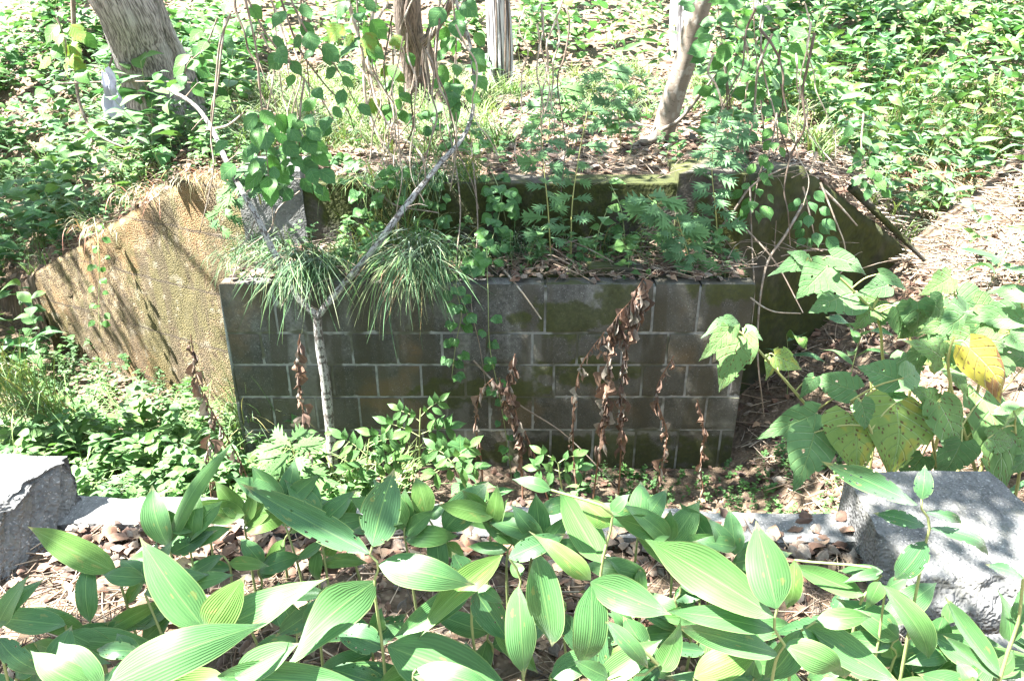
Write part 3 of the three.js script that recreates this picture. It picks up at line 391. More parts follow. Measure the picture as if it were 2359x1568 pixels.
// trees left of the picture whose crowns dapple the near bank
tree('bank_tree', 'bank tree outside the picture shading the near kerb', [V(-5.4, -0.2, -0.2), V(-5.3, 1.5, -0.2), V(-4.9, 3.4, -0.35), V(-4.2, 5.0, -0.6)], 0.14, 0.07, mBark, [
  shade(1.2, 0.1, 1.6, 3.8, 0.3, 230), shade(1.05, 0.1, 1.8, 4.3, 0.22, 130), shade(1.35, 0.1, 1.85, 4, 0.22, 130), shade(1.3, 0.1, 1.45, 4.2, 0.25, 140), shade(1.1, 0.2, 1.2, 4, 0.42, 120), shade(0.55, 0.3, 1.15, 3.9, 0.26, 44), shade(-0.1, 0.3, 1.05, 4.1, 0.24, 40), shade(-0.6, 0.35, 1.0, 3.8, 0.24, 44), shade(0.15, 0, 1.9, 4.2, 0.3, 90), shade(0.6, 0, 1.85, 4, 0.22, 50), shade(-0.45, 0, 1.85, 4, 0.2, 34), shade(1.9, 0, 2.2, 4.2, 0.34, 60), shade(1.5, -0.1, 2.6, 4.4, 0.26, 34), shade(2.4, -0.3, 3.0, 4.6, 0.5, 120), shade(-1.1, 0.1, 1.3, 3.6, 0.16, 24), shade(0.3, 0.25, 1.35, 4.0, 0.2, 52), shade(-0.2, 0.25, 1.5, 4.2, 0.16, 36), shade(0.8, 0.25, 1.05, 4.1, 0.24, 80), shade(0.35, 0.3, 1.0, 3.9, 0.15, 34), shade(-0.4, 0.3, 1.2, 4.0, 0.16, 38), shade(-0.75, 0.25, 1.35, 4.2, 0.14, 30), shade(0.9, 0.2, 1.7, 4.1, 0.18, 44), shade(-0.05, 0.3, 0.9, 4.0, 0.16, 40), shade(0.75, 0.3, 1.45, 4.3, 0.2, 28), shade(1.7, 0.2, 1.4, 4.2, 0.4, 110)], { seed: 21 });
tree('bank_tree', 'bank tree outside the picture leaning over the ditch', [V(-5.6, -0.5, -4), V(-5.4, 1.5, -4), V(-4.6, 3.4, -3.9), V(-3.8, 4.9, -3.8)], 0.16, 0.07, mBark, [
  shade(0.5, -1.4, 3.7, 4.6, 0.7, 560, 0.11), shade(1.1, -1.4, 4.0, 4.2, 0.6, 480, 0.11), shade(1.6, -1.3, 3.5, 4.4, 0.6, 420, 0.11), shade(2.1, -1.1, 3.9, 4.3, 0.55, 380, 0.11), shade(2.5, -0.7, 4.3, 4.3, 0.5, 260, 0.1), shade(-0.4, -1, 3.7, 4.6, 0.5, 150), shade(1.4, -1, 3.8, 4.4, 0.6, 220), shade(-2.3, -0.8, 4.2, 4.6, 0.25, 34), shade(-3.2, -0.8, 4.6, 4.8, 0.3, 46), shade(-2.8, -0.6, 5.3, 4.2, 0.18, 22)], { seed: 22 });

// ------------------------------------------------------------------ the near sasa bamboo, leaf by leaf
const DECK = -0.03;
// leaves: [base x, base y, tip x, tip y, width] on the photograph; h: height of the upper node over the litter
function sasaPlant(label, h, leaves, o = {}) {
  const top = leaves[0], ang = PITCH + Math.atan((top[1] - CY) / FPX), d0 = o.d ?? (EYE - DECK - h) / Math.tan(ang);
  const nodes = leaves.map((l) => P(l[0], l[1], d0));
  const low = nodes.reduce((a, b) => (b.y < a.y ? b : a)), rootP = o.root ? P(o.root[0], o.root[1], d0) : low.clone(); rootP.y = o.ground ?? DECK; if (!o.root) { rootP.x += rr(-0.03, 0.03); rootP.z += rr(-0.02, 0.03); }
  const t = thing('sasa_bamboo', label, 'bamboo plant', rootP, o.group);
  const pts = [...nodes].sort((a, b) => a.y - b.y).filter((p, i, a) => p.y > rootP.y + 0.02 && (!i || p.y - a[i - 1].y > 0.012));
  if (pts.length) { const c = [V(0, -0.03, 0), ...shift(pts, rootP)]; if (c.length === 2) c.splice(1, 0, c[1].clone().multiplyScalar(0.5).add(V(0.01, 0, 0.01))); part('stem', tube(c, 0.0042, 0.0024, 6, c.length * 4), o.stem ?? mStemGreen, t); }
  leaves.forEach((l, i) => {
    const [bx, by, tx, ty, w, dd] = l, B = nodes[i], len = Math.hypot(tx - bx, ty - by) * depthOf(B) / FPX, fr = (by - ty) / Math.hypot(tx - bx, ty - by);
    const T = P(tx, ty, d0 + (dd !== undefined ? dd : len * (fr > 0 ? 0.55 * fr : 0.3 * fr) + rr(-0.02, 0.02)));
    leaf(t, 'sasa', o.mat ?? pick([0, 0, 1, 1, 2, 4, 4, 3].map((k) => mSasa[k])), B.clone().sub(rootP), T.sub(rootP), w * depthOf(B) / FPX * 1.08, V(rr(-0.3, 0.3), 1, 0.75), rr(-0.22, 0.22));
  });
  return t;
}
const Z1 = (x, y) => [x * 0.35, 1019 + y * 0.35], Z2 = (x, y) => [784 + x * 0.35, 1019 + y * 0.35], Z3 = (x, y) => [1568 + x * 0.3502, 1019 + y * 0.35];
sasaPlant('tall sasa bamboo with pale stem in the middle foreground, one long leaf pointing up', 0.5, [[857, 1258, 905, 1080, 86], [850, 1275, 552, 1113, 64], [872, 1300, 1095, 1346, 72], [862, 1338, 622, 1575, 92], [880, 1490, 765, 1450, 60], [892, 1488, 1190, 1600, 118]], { root: [888, 1590] });
sasaPlant('sasa bamboo with a yellowing leaf held over litter near the sunlit end block', 0.3, [[268, 1318, 62, 1212, 62], [290, 1390, 340, 1310, 30]], { mat: mSasa[3], root: [300, 1420] });
sasaPlant('small sasa bamboo with one upright leaf over dry litter below the sunlit end block', 0.22, [[206, 1432, 202, 1285, 46], [203, 1456, 38, 1398, 48], [222, 1470, 378, 1378, 36], [212, 1462, 330, 1440, 30]]);
sasaPlant('sasa bamboo with one broad blue green leaf bent down in the left foreground', 0.42, [[470, 1446, 320, 1236, 92], [512, 1446, 757, 1328, 74], [478, 1450, 560, 1330, 80], [455, 1470, 372, 1562, 60]], { root: [480, 1530] });
sasaPlant('sasa bamboo glowing white in the sun before the left kerb', 0.3, [[386, 1258, 345, 1118, 62], [388, 1258, 531, 1012, 34], [380, 1270, 280, 1300, 30], [392, 1275, 500, 1220, 40]]);
sasaPlant('sasa bamboo with very large leaf sweeping low across the left bottom corner', 0.46, [[240, 1585, 604, 1432, 100], [225, 1590, 60, 1500, 60], [235, 1590, 130, 1480, 90]], { root: [235, 1640] });
sasaPlant('sasa bamboo with leaves cut by the left picture edge', 0.36, [[-10, 1445, 68, 1322, 46], [-15, 1452, 95, 1330, 40], [-8, 1470, 120, 1560, 50]], { root: [-20, 1560] });
sasaPlant('low dark sasa bamboo at the bottom edge left of the pale stem', 0.4, [[500, 1558, 850, 1580, 80], [520, 1570, 330, 1590, 70], [540, 1560, 690, 1480, 70]], { root: [520, 1640] });
sasaPlant('slim sasa bamboo with folded leaf near the kerb before the compound seedling', 0.3, [[982, 1188, 958, 1095, 50], [985, 1192, 1032, 1160, 30], [978, 1190, 900, 1170, 30], [1001, 1222, 1012, 1352, 46]]);
sasaPlant('sasa bamboo with one wide oval leaf standing at the kerb centre', 0.26, [[1022, 1222, 1126, 1108, 70], [1030, 1240, 960, 1230, 34], [1026, 1250, 1075, 1300, 34]]);
sasaPlant('sasa bamboo with small leaf tilted over the middle of the kerb', 0.24, [[1180, 1252, 1100, 1182, 36], [1170, 1266, 1074, 1258, 28], [1185, 1262, 1215, 1190, 34]]);
sasaPlant('leaning sasa bamboo with crossed long leaves left of the hanging white leaf', 0.36, [[1090, 1352, 905, 1468, 56], [1156, 1278, 952, 1478, 58], [1092, 1360, 1174, 1480, 66], [1086, 1346, 1040, 1270, 54], [1100, 1350, 1160, 1390, 30]], { root: [1110, 1480] });
sasaPlant('sasa bamboo with hanging strap leaf striped green in the centre foreground', 0.4, [[1195, 1350, 1207, 1562, 68], [1232, 1276, 1275, 1500, 78], [1172, 1285, 1304, 1228, 46], [1200, 1330, 1180, 1290, 30]], { root: [1215, 1520] });
sasaPlant('sasa bamboo whose brightest leaf hangs straight down beside the centre', 0.46, [[1360, 1336, 1220, 1222, 46], [1362, 1346, 1340, 1546, 78], [1360, 1340, 1549, 1416, 76], [1388, 1420, 1372, 1572, 58]], { root: [1375, 1560] });
sasaPlant('sasa bamboo with striped tall leaf rising over the kerb right of centre', 0.42, [[1387, 1296, 1287, 1122, 72], [1268, 1128, 1178, 1102, 30], [1408, 1210, 1322, 1144, 54], [1407, 1178, 1450, 1138, 28]], { root: [1385, 1400] });
sasaPlant('sasa bamboo with slender leaves at the bottom edge right of centre', 0.42, [[1380, 1568, 1526, 1472, 58], [1396, 1432, 1497, 1542, 38], [1520, 1545, 1570, 1430, 50], [1400, 1560, 1320, 1520, 40]], { root: [1420, 1640] });
sasaPlant('sasa bamboo with a narrow drooping leaf against the right part of the kerb', 0.3, [[1654, 1266, 1567, 1158, 46], [1655, 1270, 1600, 1200, 40], [1650, 1280, 1575, 1290, 40]]);
sasaPlant('upright sasa bamboo with broad banded leaf before the flat topped end block', 0.52, [[1790, 1402, 1742, 1200, 92], [1785, 1421, 1488, 1240, 104], [1785, 1452, 1536, 1408, 52], [1793, 1505, 1556, 1440, 60], [1808, 1488, 1948, 1545, 66]], { root: [1812, 1580] });
sasaPlant('sasa bamboo with long shiny leaf reaching to the bottom right', 0.42, [[1850, 1442, 2076, 1575, 74], [1880, 1430, 2010, 1420, 44], [1845, 1450, 1760, 1570, 70], [1870, 1450, 1960, 1568, 60]], { root: [1850, 1600] });
sasaPlant('sasa bamboo with torn edged grey green leaf by the right litter', 0.34, [[1990, 1370, 1818, 1298, 46], [2034, 1316, 1930, 1314, 26], [2030, 1320, 1945, 1340, 24], [1830, 1290, 1815, 1410, 40]], { root: [1990, 1440] });
sasaPlant('dark sasa bamboo on a thin stem in front of the flat topped end block', 0.62, [[2124, 1150, 2132, 1070, 38], [2114, 1162, 1896, 1062, 48], [2133, 1180, 2221, 1205, 22], [2131, 1212, 2012, 1182, 38], [2142, 1216, 2295, 1279, 32], [2134, 1246, 2058, 1342, 54]], { root: [2136, 1420], mat: mSasa[2] });
sasaPlant('sasa bamboo with glossy curved leaf hanging below the broken block', 0.4, [[2033, 1348, 2150, 1522, 58], [2028, 1340, 1990, 1410, 40], [2040, 1356, 2090, 1330, 30]], { root: [2020, 1450] });
sasaPlant('sasa bamboo with crossing blades at the bottom right corner', 0.4, [[2308, 1560, 2175, 1372, 44], [2305, 1562, 2172, 1462, 30], [2330, 1480, 2300, 1350, 44], [2358, 1330, 2270, 1300, 30], [2345, 1440, 2362, 1340, 50]], { root: [2320, 1640] });
[[440, 1225, 'bright sasa bamboo tips crossing the kerb right of the sunlit end block'], [560, 1185, 'sasa bamboo tips crossing the kerb below the wall corner'], [650, 1155, 'sasa bamboo with upright leaf before the kerb below the forked sapling'], [735, 1185, 'sasa bamboo spreading leaves before the kerb under the mugwort'], [930, 1205, 'sasa bamboo tips before the kerb right of the tall pale stem'], [1135, 1190, 'sasa bamboo tips before the kerb below the shaggy stalk'], [1250, 1235, 'sasa bamboo tips before the kerb under the pale seedling'], [1465, 1200, 'sasa bamboo tips before the kerb below the thickest withered stalk'], [1545, 1235, 'sasa bamboo tips before the kerb near the right wall end'], [1610, 1300, 'sasa bamboo tips on the litter near the right wall end'], [340, 1330, 'sasa bamboo with pale leaves on the sunny litter at left'], [1690, 1260, 'sasa bamboo with small leaves on the bare litter by the kerb']].forEach(([px, py, lab], q) => {
  const r = rng(900 + q), lv = []; const n = 5; for (let i = 0; i < n; i++) { const a = -Math.PI / 2 + (i - 2) * 0.62 + rr(-0.25, 0.25, r), L = rr(95, 165, r), bx = px + rr(-8, 8, r), by = py + i * 9; lv.push([bx, by, bx + Math.cos(a) * L, by + Math.sin(a) * L * 0.8, L * rr(0.3, 0.4, r)]); }
  sasaPlant(lab, rr(0.26, 0.36, r), lv, { mat: mSasa[[1, 3, 0, 4][q % 4]] });
});
// lower, denser sasa filling the right foreground and scattered between
{
  const fill = [[1620, 1500], [1700, 1545], [1660, 1420], [1900, 1520], [1960, 1470], [2060, 1470], [2110, 1545], [2210, 1500], [2180, 1420], [2250, 1560], [1560, 1350], [1460, 1440], [1270, 1560], [1060, 1560], [960, 1540], [760, 1540], [690, 1440], [600, 1300], [520, 1280], [740, 1250], [130, 1545], [40, 1560], [420, 1350], [1130, 1440], [1720, 1330], [1600, 1560], [1480, 1310], [2000, 1560], [1760, 1490], [1860, 1560], [660, 1210], [800, 1190], [470, 1200], [1230, 1180], [1680, 1480], [1740, 1560], [1640, 1530], [1930, 1400], [2080, 1520], [2160, 1560], [2290, 1520], [1580, 1440], [1510, 1520], [1000, 1480], [860, 1440], [330, 1500], [160, 1440], [560, 1400], [1300, 1380], [1440, 1560], [2030, 1420], [2330, 1450], [90, 1480], [640, 1360], [740, 1380]];
  fill.forEach(([px, py], k) => {
    const n = 3 + Math.floor(R() * 3), lv = []; for (let i = 0; i < n; i++) { const a = R() * Math.PI * 2, L = rr(90, 190) * (py > 1400 ? 1.15 : 0.85), bx = px + rr(-12, 12), by = py + i * 16; lv.push([bx, by, bx + Math.cos(a) * L, by + Math.sin(a) * L * 0.62 + 12, L * rr(0.26, 0.34)]); }
    const col = px < 200 ? 'at the left picture edge' : px < 420 ? 'below the sunlit end block' : px < 700 ? 'left of the tall pale stem' : px < 950 ? 'around the tall pale stem' : px < 1250 ? 'left of the hanging strap leaf' : px < 1500 ? 'right of the hanging strap leaf' : px < 1800 ? 'around the broad banded leaf' : px < 2050 ? 'left of the broken end block' : 'under the broken end block';
    const row = py < 1300 ? 'close to the kerb' : py < 1450 ? 'midway down the litter' : 'by the bottom edge', lab = ['three', 'four', 'five'][n - 3] + ' leaved low sasa bamboo ' + col + ', ' + row;
    sasaPlant(lab, rr(0.14, 0.3), lv, { group: 'low sasa bamboo ' + col });
  });
}

// ------------------------------------------------------------------ giant knotweed on the right bank
const Z6 = (x, y) => [1568 + x * 0.3502, 509.6 + y * 0.3502];
function knotweed(label, d, stemPts, leaves, ground) {
  const sp = stemPts.map(([x, y, dd]) => P(...Z6(x, y), d + (dd ?? 0))), base = sp[0].clone(); const gy = ground ?? H(base.x, -base.z); const rootP = V(base.x + 0.05, gy, base.z);
  const t = thing('giant_knotweed', label, 'plant', rootP);
  part('stem', tube(shift([rootP, ...sp], rootP), 0.011, 0.004, 7, 40), mStemYellow, t);
  for (const [bx, by, tx, ty, w, m, dd, tdd] of leaves) {
    const B = P(...Z6(bx, by), d + (dd ?? rr(-0.1, 0.1))), len = Math.hypot(tx - bx, ty - by) * 0.35 * depthOf(B) / FPX, T = P(...Z6(tx, ty), d + (dd ?? 0) + (tdd ?? (ty > by ? -0.35 * len : 0.3 * len)));
    const stalk = new THREE.Group(); const lf = leaf(stalk, 'knot', mKnot[m ?? 0], B.clone().sub(rootP), T.sub(rootP), w * 0.3502 * depthOf(B) / FPX * 1.3, V(rr(-0.2, 0.2), 0.8, 1), rr(-0.15, 0.15), 'leaf', m === 3 ? 'withered yellow brown spotted leaf' : m === 2 ? 'yellowing blotched leaf' : undefined);
    // petiole to the nearest stem point
    let best = sp[0], bd = 9; const cv = new THREE.CatmullRomCurve3(sp.length > 1 ? sp : [rootP, sp[0]]); for (let i = 0; i <= 30; i++) { const q = cv.getPoint(i / 30), dd2 = q.distanceTo(B); if (dd2 < bd) { bd = dd2; best = q; } }
    const holder = bd < 0.4 && bd > 0.01 ? part('leaf_stalk', tube(shift([best, best.clone().lerp(B, 0.5).add(V(0, 0.015, 0)), B], rootP), 0.0035, 0.0025, 5, 6), mStemYellow, t) : t; holder.add(lf);
  }
  return t;
}
knotweed('giant knotweed with large dull green leaves before the mossy wing wall', 2.9, [[1420, 1500], [1330, 900], [1300, 650], [1150, 470], [980, 320], [840, 255]], [[820, 255, 598, 345, 105], [830, 260, 700, 195, 80], [965, 300, 755, 512, 190], [1130, 470, 848, 592, 250, 0], [995, 232, 1245, 352, 115], [1365, 420, 1178, 470, 120], [1295, 520, 1140, 720, 170, 1], [1300, 640, 1455, 520, 100], [1560, 530, 1520, 755, 175], [1310, 345, 1505, 460, 70], [1420, 560, 1440, 760, 150], [1640, 520, 1760, 640, 130]]);
knotweed('giant knotweed shoot with pale sunlit drooping leaves in front of the block wall', 2.5, [[1150, 1700], [950, 1330], [830, 1210], [700, 1060], [560, 900], [430, 760], [330, 690]], [[285, 660, 148, 756, 70], [335, 690, 118, 932, 105, 1], [400, 750, 258, 1135, 200, 1], [295, 642, 420, 690, 60], [430, 700, 542, 780, 60], [620, 885, 802, 975, 125, 2], [600, 905, 572, 1032, 90, 2], [880, 1025, 785, 1172, 80], [1150, 1112, 828, 1018, 165], [890, 1265, 498, 1430, 160]]);
knotweed('giant knotweed with a huge white lit leaf hanging beside the flat topped end block', 2.15, [[1500, 2050], [1300, 1500], [1180, 1230], [1120, 1180]], [[880, 1390, 755, 1768, 250, 0], [1120, 1268, 1170, 1690, 320, 2], [1430, 1042, 1160, 952, 180, 0], [1470, 1030, 1600, 950, 150, 0], [1420, 1190, 1400, 1690, 390, 2], [1190, 1190, 1240, 1400, 120]]);
knotweed('giant knotweed with ragged spotted leaves and one brown withered leaf', 2.2, [[2000, 2000], [1900, 1500], [1800, 1180], [1760, 900], [1800, 760]], [[1700, 1190, 1800, 1580, 210, 1], [1990, 1160, 2130, 1860, 290, 1], [1720, 900, 1500, 785, 170, 1], [1740, 880, 1870, 840, 130, 1], [1900, 830, 2145, 1225, 220, 3], [1680, 1200, 1500, 1080, 130, 1], [1760, 980, 1900, 1150, 120, 1], [1850, 1450, 1700, 1700, 200, 0], [2100, 1220, 2260, 1330, 140, 0]]);
knotweed('giant knotweed leaves cut by the right picture edge above the brown leaf', 2.5, [[2350, 1700], [2300, 1000], [2280, 700], [2240, 520]], [[2300, 505, 2005, 450, 115], [2280, 600, 1905, 590, 150], [2240, 640, 1890, 640, 120], [2140, 740, 2290, 850, 130, 2], [2300, 780, 2150, 700, 90, 2], [2290, 900, 1890, 850, 110], [2300, 350, 2120, 300, 90]]);

// ------------------------------------------------------------------ generic sprays, stems and stalks
function bare(name, label, category, px, r0, r1, mat, group, sides = 6) { const pts = px.map((p) => P(p[0], p[1], p[2])), b = pts[0].clone(); const m = single(name, tube(shift(pts, b), r0, r1, sides, pts.length * 6, 0.12), mat, label, category, group); m.position.copy(b); return m; }
// leaves set along a stem; leaf length in metres
function spray(name, label, category, px, o) {
  const pts = px.map((p) => P(p[0], p[1], p[2])); if (o.grounded) { const p0 = pts[0]; p0.y = H(p0.x, -p0.z); }
  const base = pts[0].clone(), t = thing(name, label, category, base, o.group), c = new THREE.CatmullRomCurve3(shift(pts, base));
  part('stem', tube(shift(pts, base), o.r0 ?? 0.006, o.r1 ?? 0.002, 5, pts.length * 6, 0.05), o.stem ?? mTwig, t);
  const { n, len, type = 'round', mats, spread = 0.08, from = 0.05, droop = 0.6, ratio = 0.72, set = 1 } = o;
  for (let i = 0; i < n; i++) {
    const u = from + (1 - from) * (i + R() * 0.6) / n, q = c.getPoint(Math.min(1, u)), tan = c.getTangent(Math.min(1, u));
    const a = i * 2.4 + R(), out = V(Math.cos(a), 0.1, Math.sin(a)).addScaledVector(tan, 0.3).normalize();
    for (let k = 0; k < set; k++) {
      const dir = set > 1 ? out.clone().applyAxisAngle(V(0, 1, 0), (k - (set - 1) / 2) * 1.15) : out, L = len * rr(0.7, 1.2), B = q.clone().addScaledVector(out, set > 1 ? spread * (0.6 + 0.2 * R()) : spread * R());
      const T = B.clone().addScaledVector(dir.clone().add(V(0, -droop * rr(0.4, 1.4), 0.25)).normalize(), L);
      leaf(t, type, pick(mats), B, T, L * ratio * rr(0.85, 1.15), V(rr(-0.3, 0.3), 0.7, 0.8), rr(-0.3, 0.3));
    }
  }
  return t;
}
// withered stalks with hanging curled leaves
function withered(label, px, n, len, o = {}) {
  const pts = px.map((p) => P(p[0], p[1], o.d ?? 3.95)); const last = pts[pts.length - 1]; last.y = Math.min(last.y, H(last.x, -last.z) + 0.02); pts.reverse();
  const base = pts[0].clone(), t = thing('withered_stalk', label, 'dead plant', base, 'withered stalks before the wall'), c = new THREE.CatmullRomCurve3(shift(pts, base));
  part('stem', tube(shift(pts, base), 0.006, 0.003, 5, pts.length * 5, 0.1), mStemBrown, t);
  n = Math.round(n * 2.4); len *= 0.85;
  for (let i = 0; i < n; i++) { const u = (o.from ?? 0.12) + (1 - (o.from ?? 0.12)) * (i + R()) / n, B = c.getPoint(Math.min(u, 0.995)), L = len * rr(0.6, 1.3), T = B.clone().add(V(rr(-0.35, 0.35), -1, rr(-0.1, 0.4)).normalize().multiplyScalar(L)); leaf(t, 'dead', pick([mDead[0], mDead[0], mDead[2], mDead[3]]), B, T, L * rr(0.12, 0.26), V(rr(-1, 1), 0, 1), rr(-1, 1), 'dead_leaf'); }
  return t;
}
withered('tall withered stalk thickly hung with brown curled leaves before the block wall', [[1482, 640], [1455, 690], [1415, 740], [1402, 830], [1395, 920], [1385, 1000], [1366, 1150]], 34, 0.13);
withered('tall withered stalk beside the thickest one, its leaves in thin curls', [[1490, 660], [1462, 720], [1438, 800], [1432, 900], [1432, 1000], [1424, 1150]], 24, 0.11);
withered('withered stalk bending out to a thin twig at mid wall', [[1392, 765], [1340, 840], [1322, 930], [1320, 1030], [1330, 1140]], 12, 0.085);
withered('short withered stalk with a hooked tip left of the pair', [[1135, 872], [1108, 900], [1095, 980], [1108, 1060], [1112, 1130]], 11, 0.09);
withered('forked withered stalk hung with shaggy leaves at the wall centre', [[1186, 815], [1172, 880], [1190, 960], [1200, 1040], [1204, 1150]], 20, 0.1);
withered('withered stalk leaning right from the shaggy one', [[1150, 870], [1165, 930], [1215, 1010], [1262, 1150]], 12, 0.09);
withered('thin withered stalk near the right end of the wall', [[1552, 820], [1512, 900], [1536, 1000], [1522, 1080], [1512, 1165]], 13, 0.085);
withered('small withered stalk under the right end of the wall', [[1606, 920], [1622, 1000], [1614, 1080], [1628, 1160]], 10, 0.075);
withered('reddish withered stalk leaning across the foot of the sunny wing wall', [[438, 770], [455, 880], [500, 970], [560, 1080], [585, 1160]], 14, 0.1, { d: 3.75 });
withered('withered stalk with a dangling rust leaf before the wall corner', [[690, 770], [684, 840], [695, 930], [705, 1010], [735, 1100]], 12, 0.11, { d: 3.8 });
withered('withered rust stalk rising from the sunlit herbs', [[482, 1000], [478, 1050], [470, 1120]], 6, 0.09, { d: 3.6 });

{ // a crowd of further knotweed leaves between the named shoots
  const r = rng(719); [[1250, 1100, 2.7], [1500, 700, 2.9], [1800, 500, 3], [2050, 900, 2.4], [1650, 1400, 2.3], [2200, 1400, 2.2], [1950, 700, 2.7]].forEach(([x, y, d], q) => { const lv = []; for (let i = 0; i < 7; i++) { const bx = x + rr(-190, 190, r), by = y + rr(-170, 170, r), a = rr(0.2, 2.9, r), L = rr(180, 330, r); lv.push([bx, by, bx + Math.cos(a) * L, by + Math.sin(a) * L * 0.7, L * rr(0.5, 0.7, r), r() < 0.55 ? 0 : r() < 0.8 ? 1 : 2]); } knotweed(['knotweed shoot under the pale drooping one', 'knotweed shoot at the foot of the mossy wing wall', 'knotweed shoot highest on the right bank', 'knotweed shoot behind the brown withered leaf', 'knotweed shoot just above the flat topped block', 'knotweed shoot at the lower right picture edge', 'knotweed shoot between wing wall and picture edge'][q], d, [[x + 30, y + 260], [x + 10, y + 60], [x, y - 60]], lv); });
}
// forked bare sapling leaning on the ledge
{
  const d = 4.18, b = P(757, 990, d); b.y = -1.45; const t = thing('forked_sapling', 'bare grey forked sapling with flaking bark standing against the block wall', 'tree', b);
  part('trunk', tube(shift([b, P(748, 880, d), P(735, 790, d), P(730, 725, d)], b), 0.032, 0.026, 9, 26, 0.18), mSap, t);
  const br1 = part('branch', tube(shift([P(730, 728, d), P(690, 690, d), P(640, 600, d + 0.05), P(590, 500, d + 0.1), P(530, 390, d + 0.35), P(480, 285, d + 0.6), P(445, 240, d + 0.7), P(385, 205, d + 0.8)], b), 0.022, 0.011, 8, 48, 0.22), mSap, t);
  const br2 = part('branch', tube(shift([P(732, 728, d), P(762, 690, d), P(830, 610, d + 0.05), P(930, 480, d + 0.2), P(1010, 380, d + 0.5), P(1075, 300, d + 0.9), P(1092, 220, d + 1.1), P(1082, 100, d + 1.2), P(1055, 20, d + 1.2), P(1045, -30, d + 1.2)], b), 0.021, 0.01, 8, 56, 0.22), mSap, t);
  part('twig', tube(shift([P(735, 715, d), P(712, 700, d - 0.05), P(722, 660, d - 0.06), P(760, 640, d - 0.03)], b), 0.005, 0.003, 5, 12), mTwig, br2);
  part('twig', tube(shift([P(590, 500, d + 0.1), P(560, 560, d + 0.05), P(505, 590, d)], b), 0.005, 0.002, 5, 10), mTwig, br1);
  for (const [par, a, q, dd] of [[br1, [640, 600], [600, 650], 0.05], [br1, [520, 375], [560, 350], 0.35], [br1, [470, 270], [440, 300], 0.6], [br2, [930, 480], [985, 475], 0.2], [br2, [860, 570], [835, 520], 0.1], [br2, [1040, 345], [1085, 360], 0.7], [br2, [1088, 180], [1120, 140], 1.1], [br1, [670, 660], [648, 705], 0.02], [br1, [560, 450], [600, 415], 0.25], [br1, [425, 225], [455, 190], 0.75], [br2, [790, 655], [800, 600], 0.02], [br2, [980, 415], [960, 350], 0.35], [br2, [1080, 260], [1040, 225], 1], [br2, [1070, 60], [1105, 20], 1.2]]) part('twig', tube(shift([P(...a, d + dd), P((a[0] + q[0]) / 2 + 6, (a[1] + q[1]) / 2 - 8, d + dd - 0.04), P(...q, d + dd - 0.06)], b), 0.005, 0.002, 5, 8), mTwig, par);
}
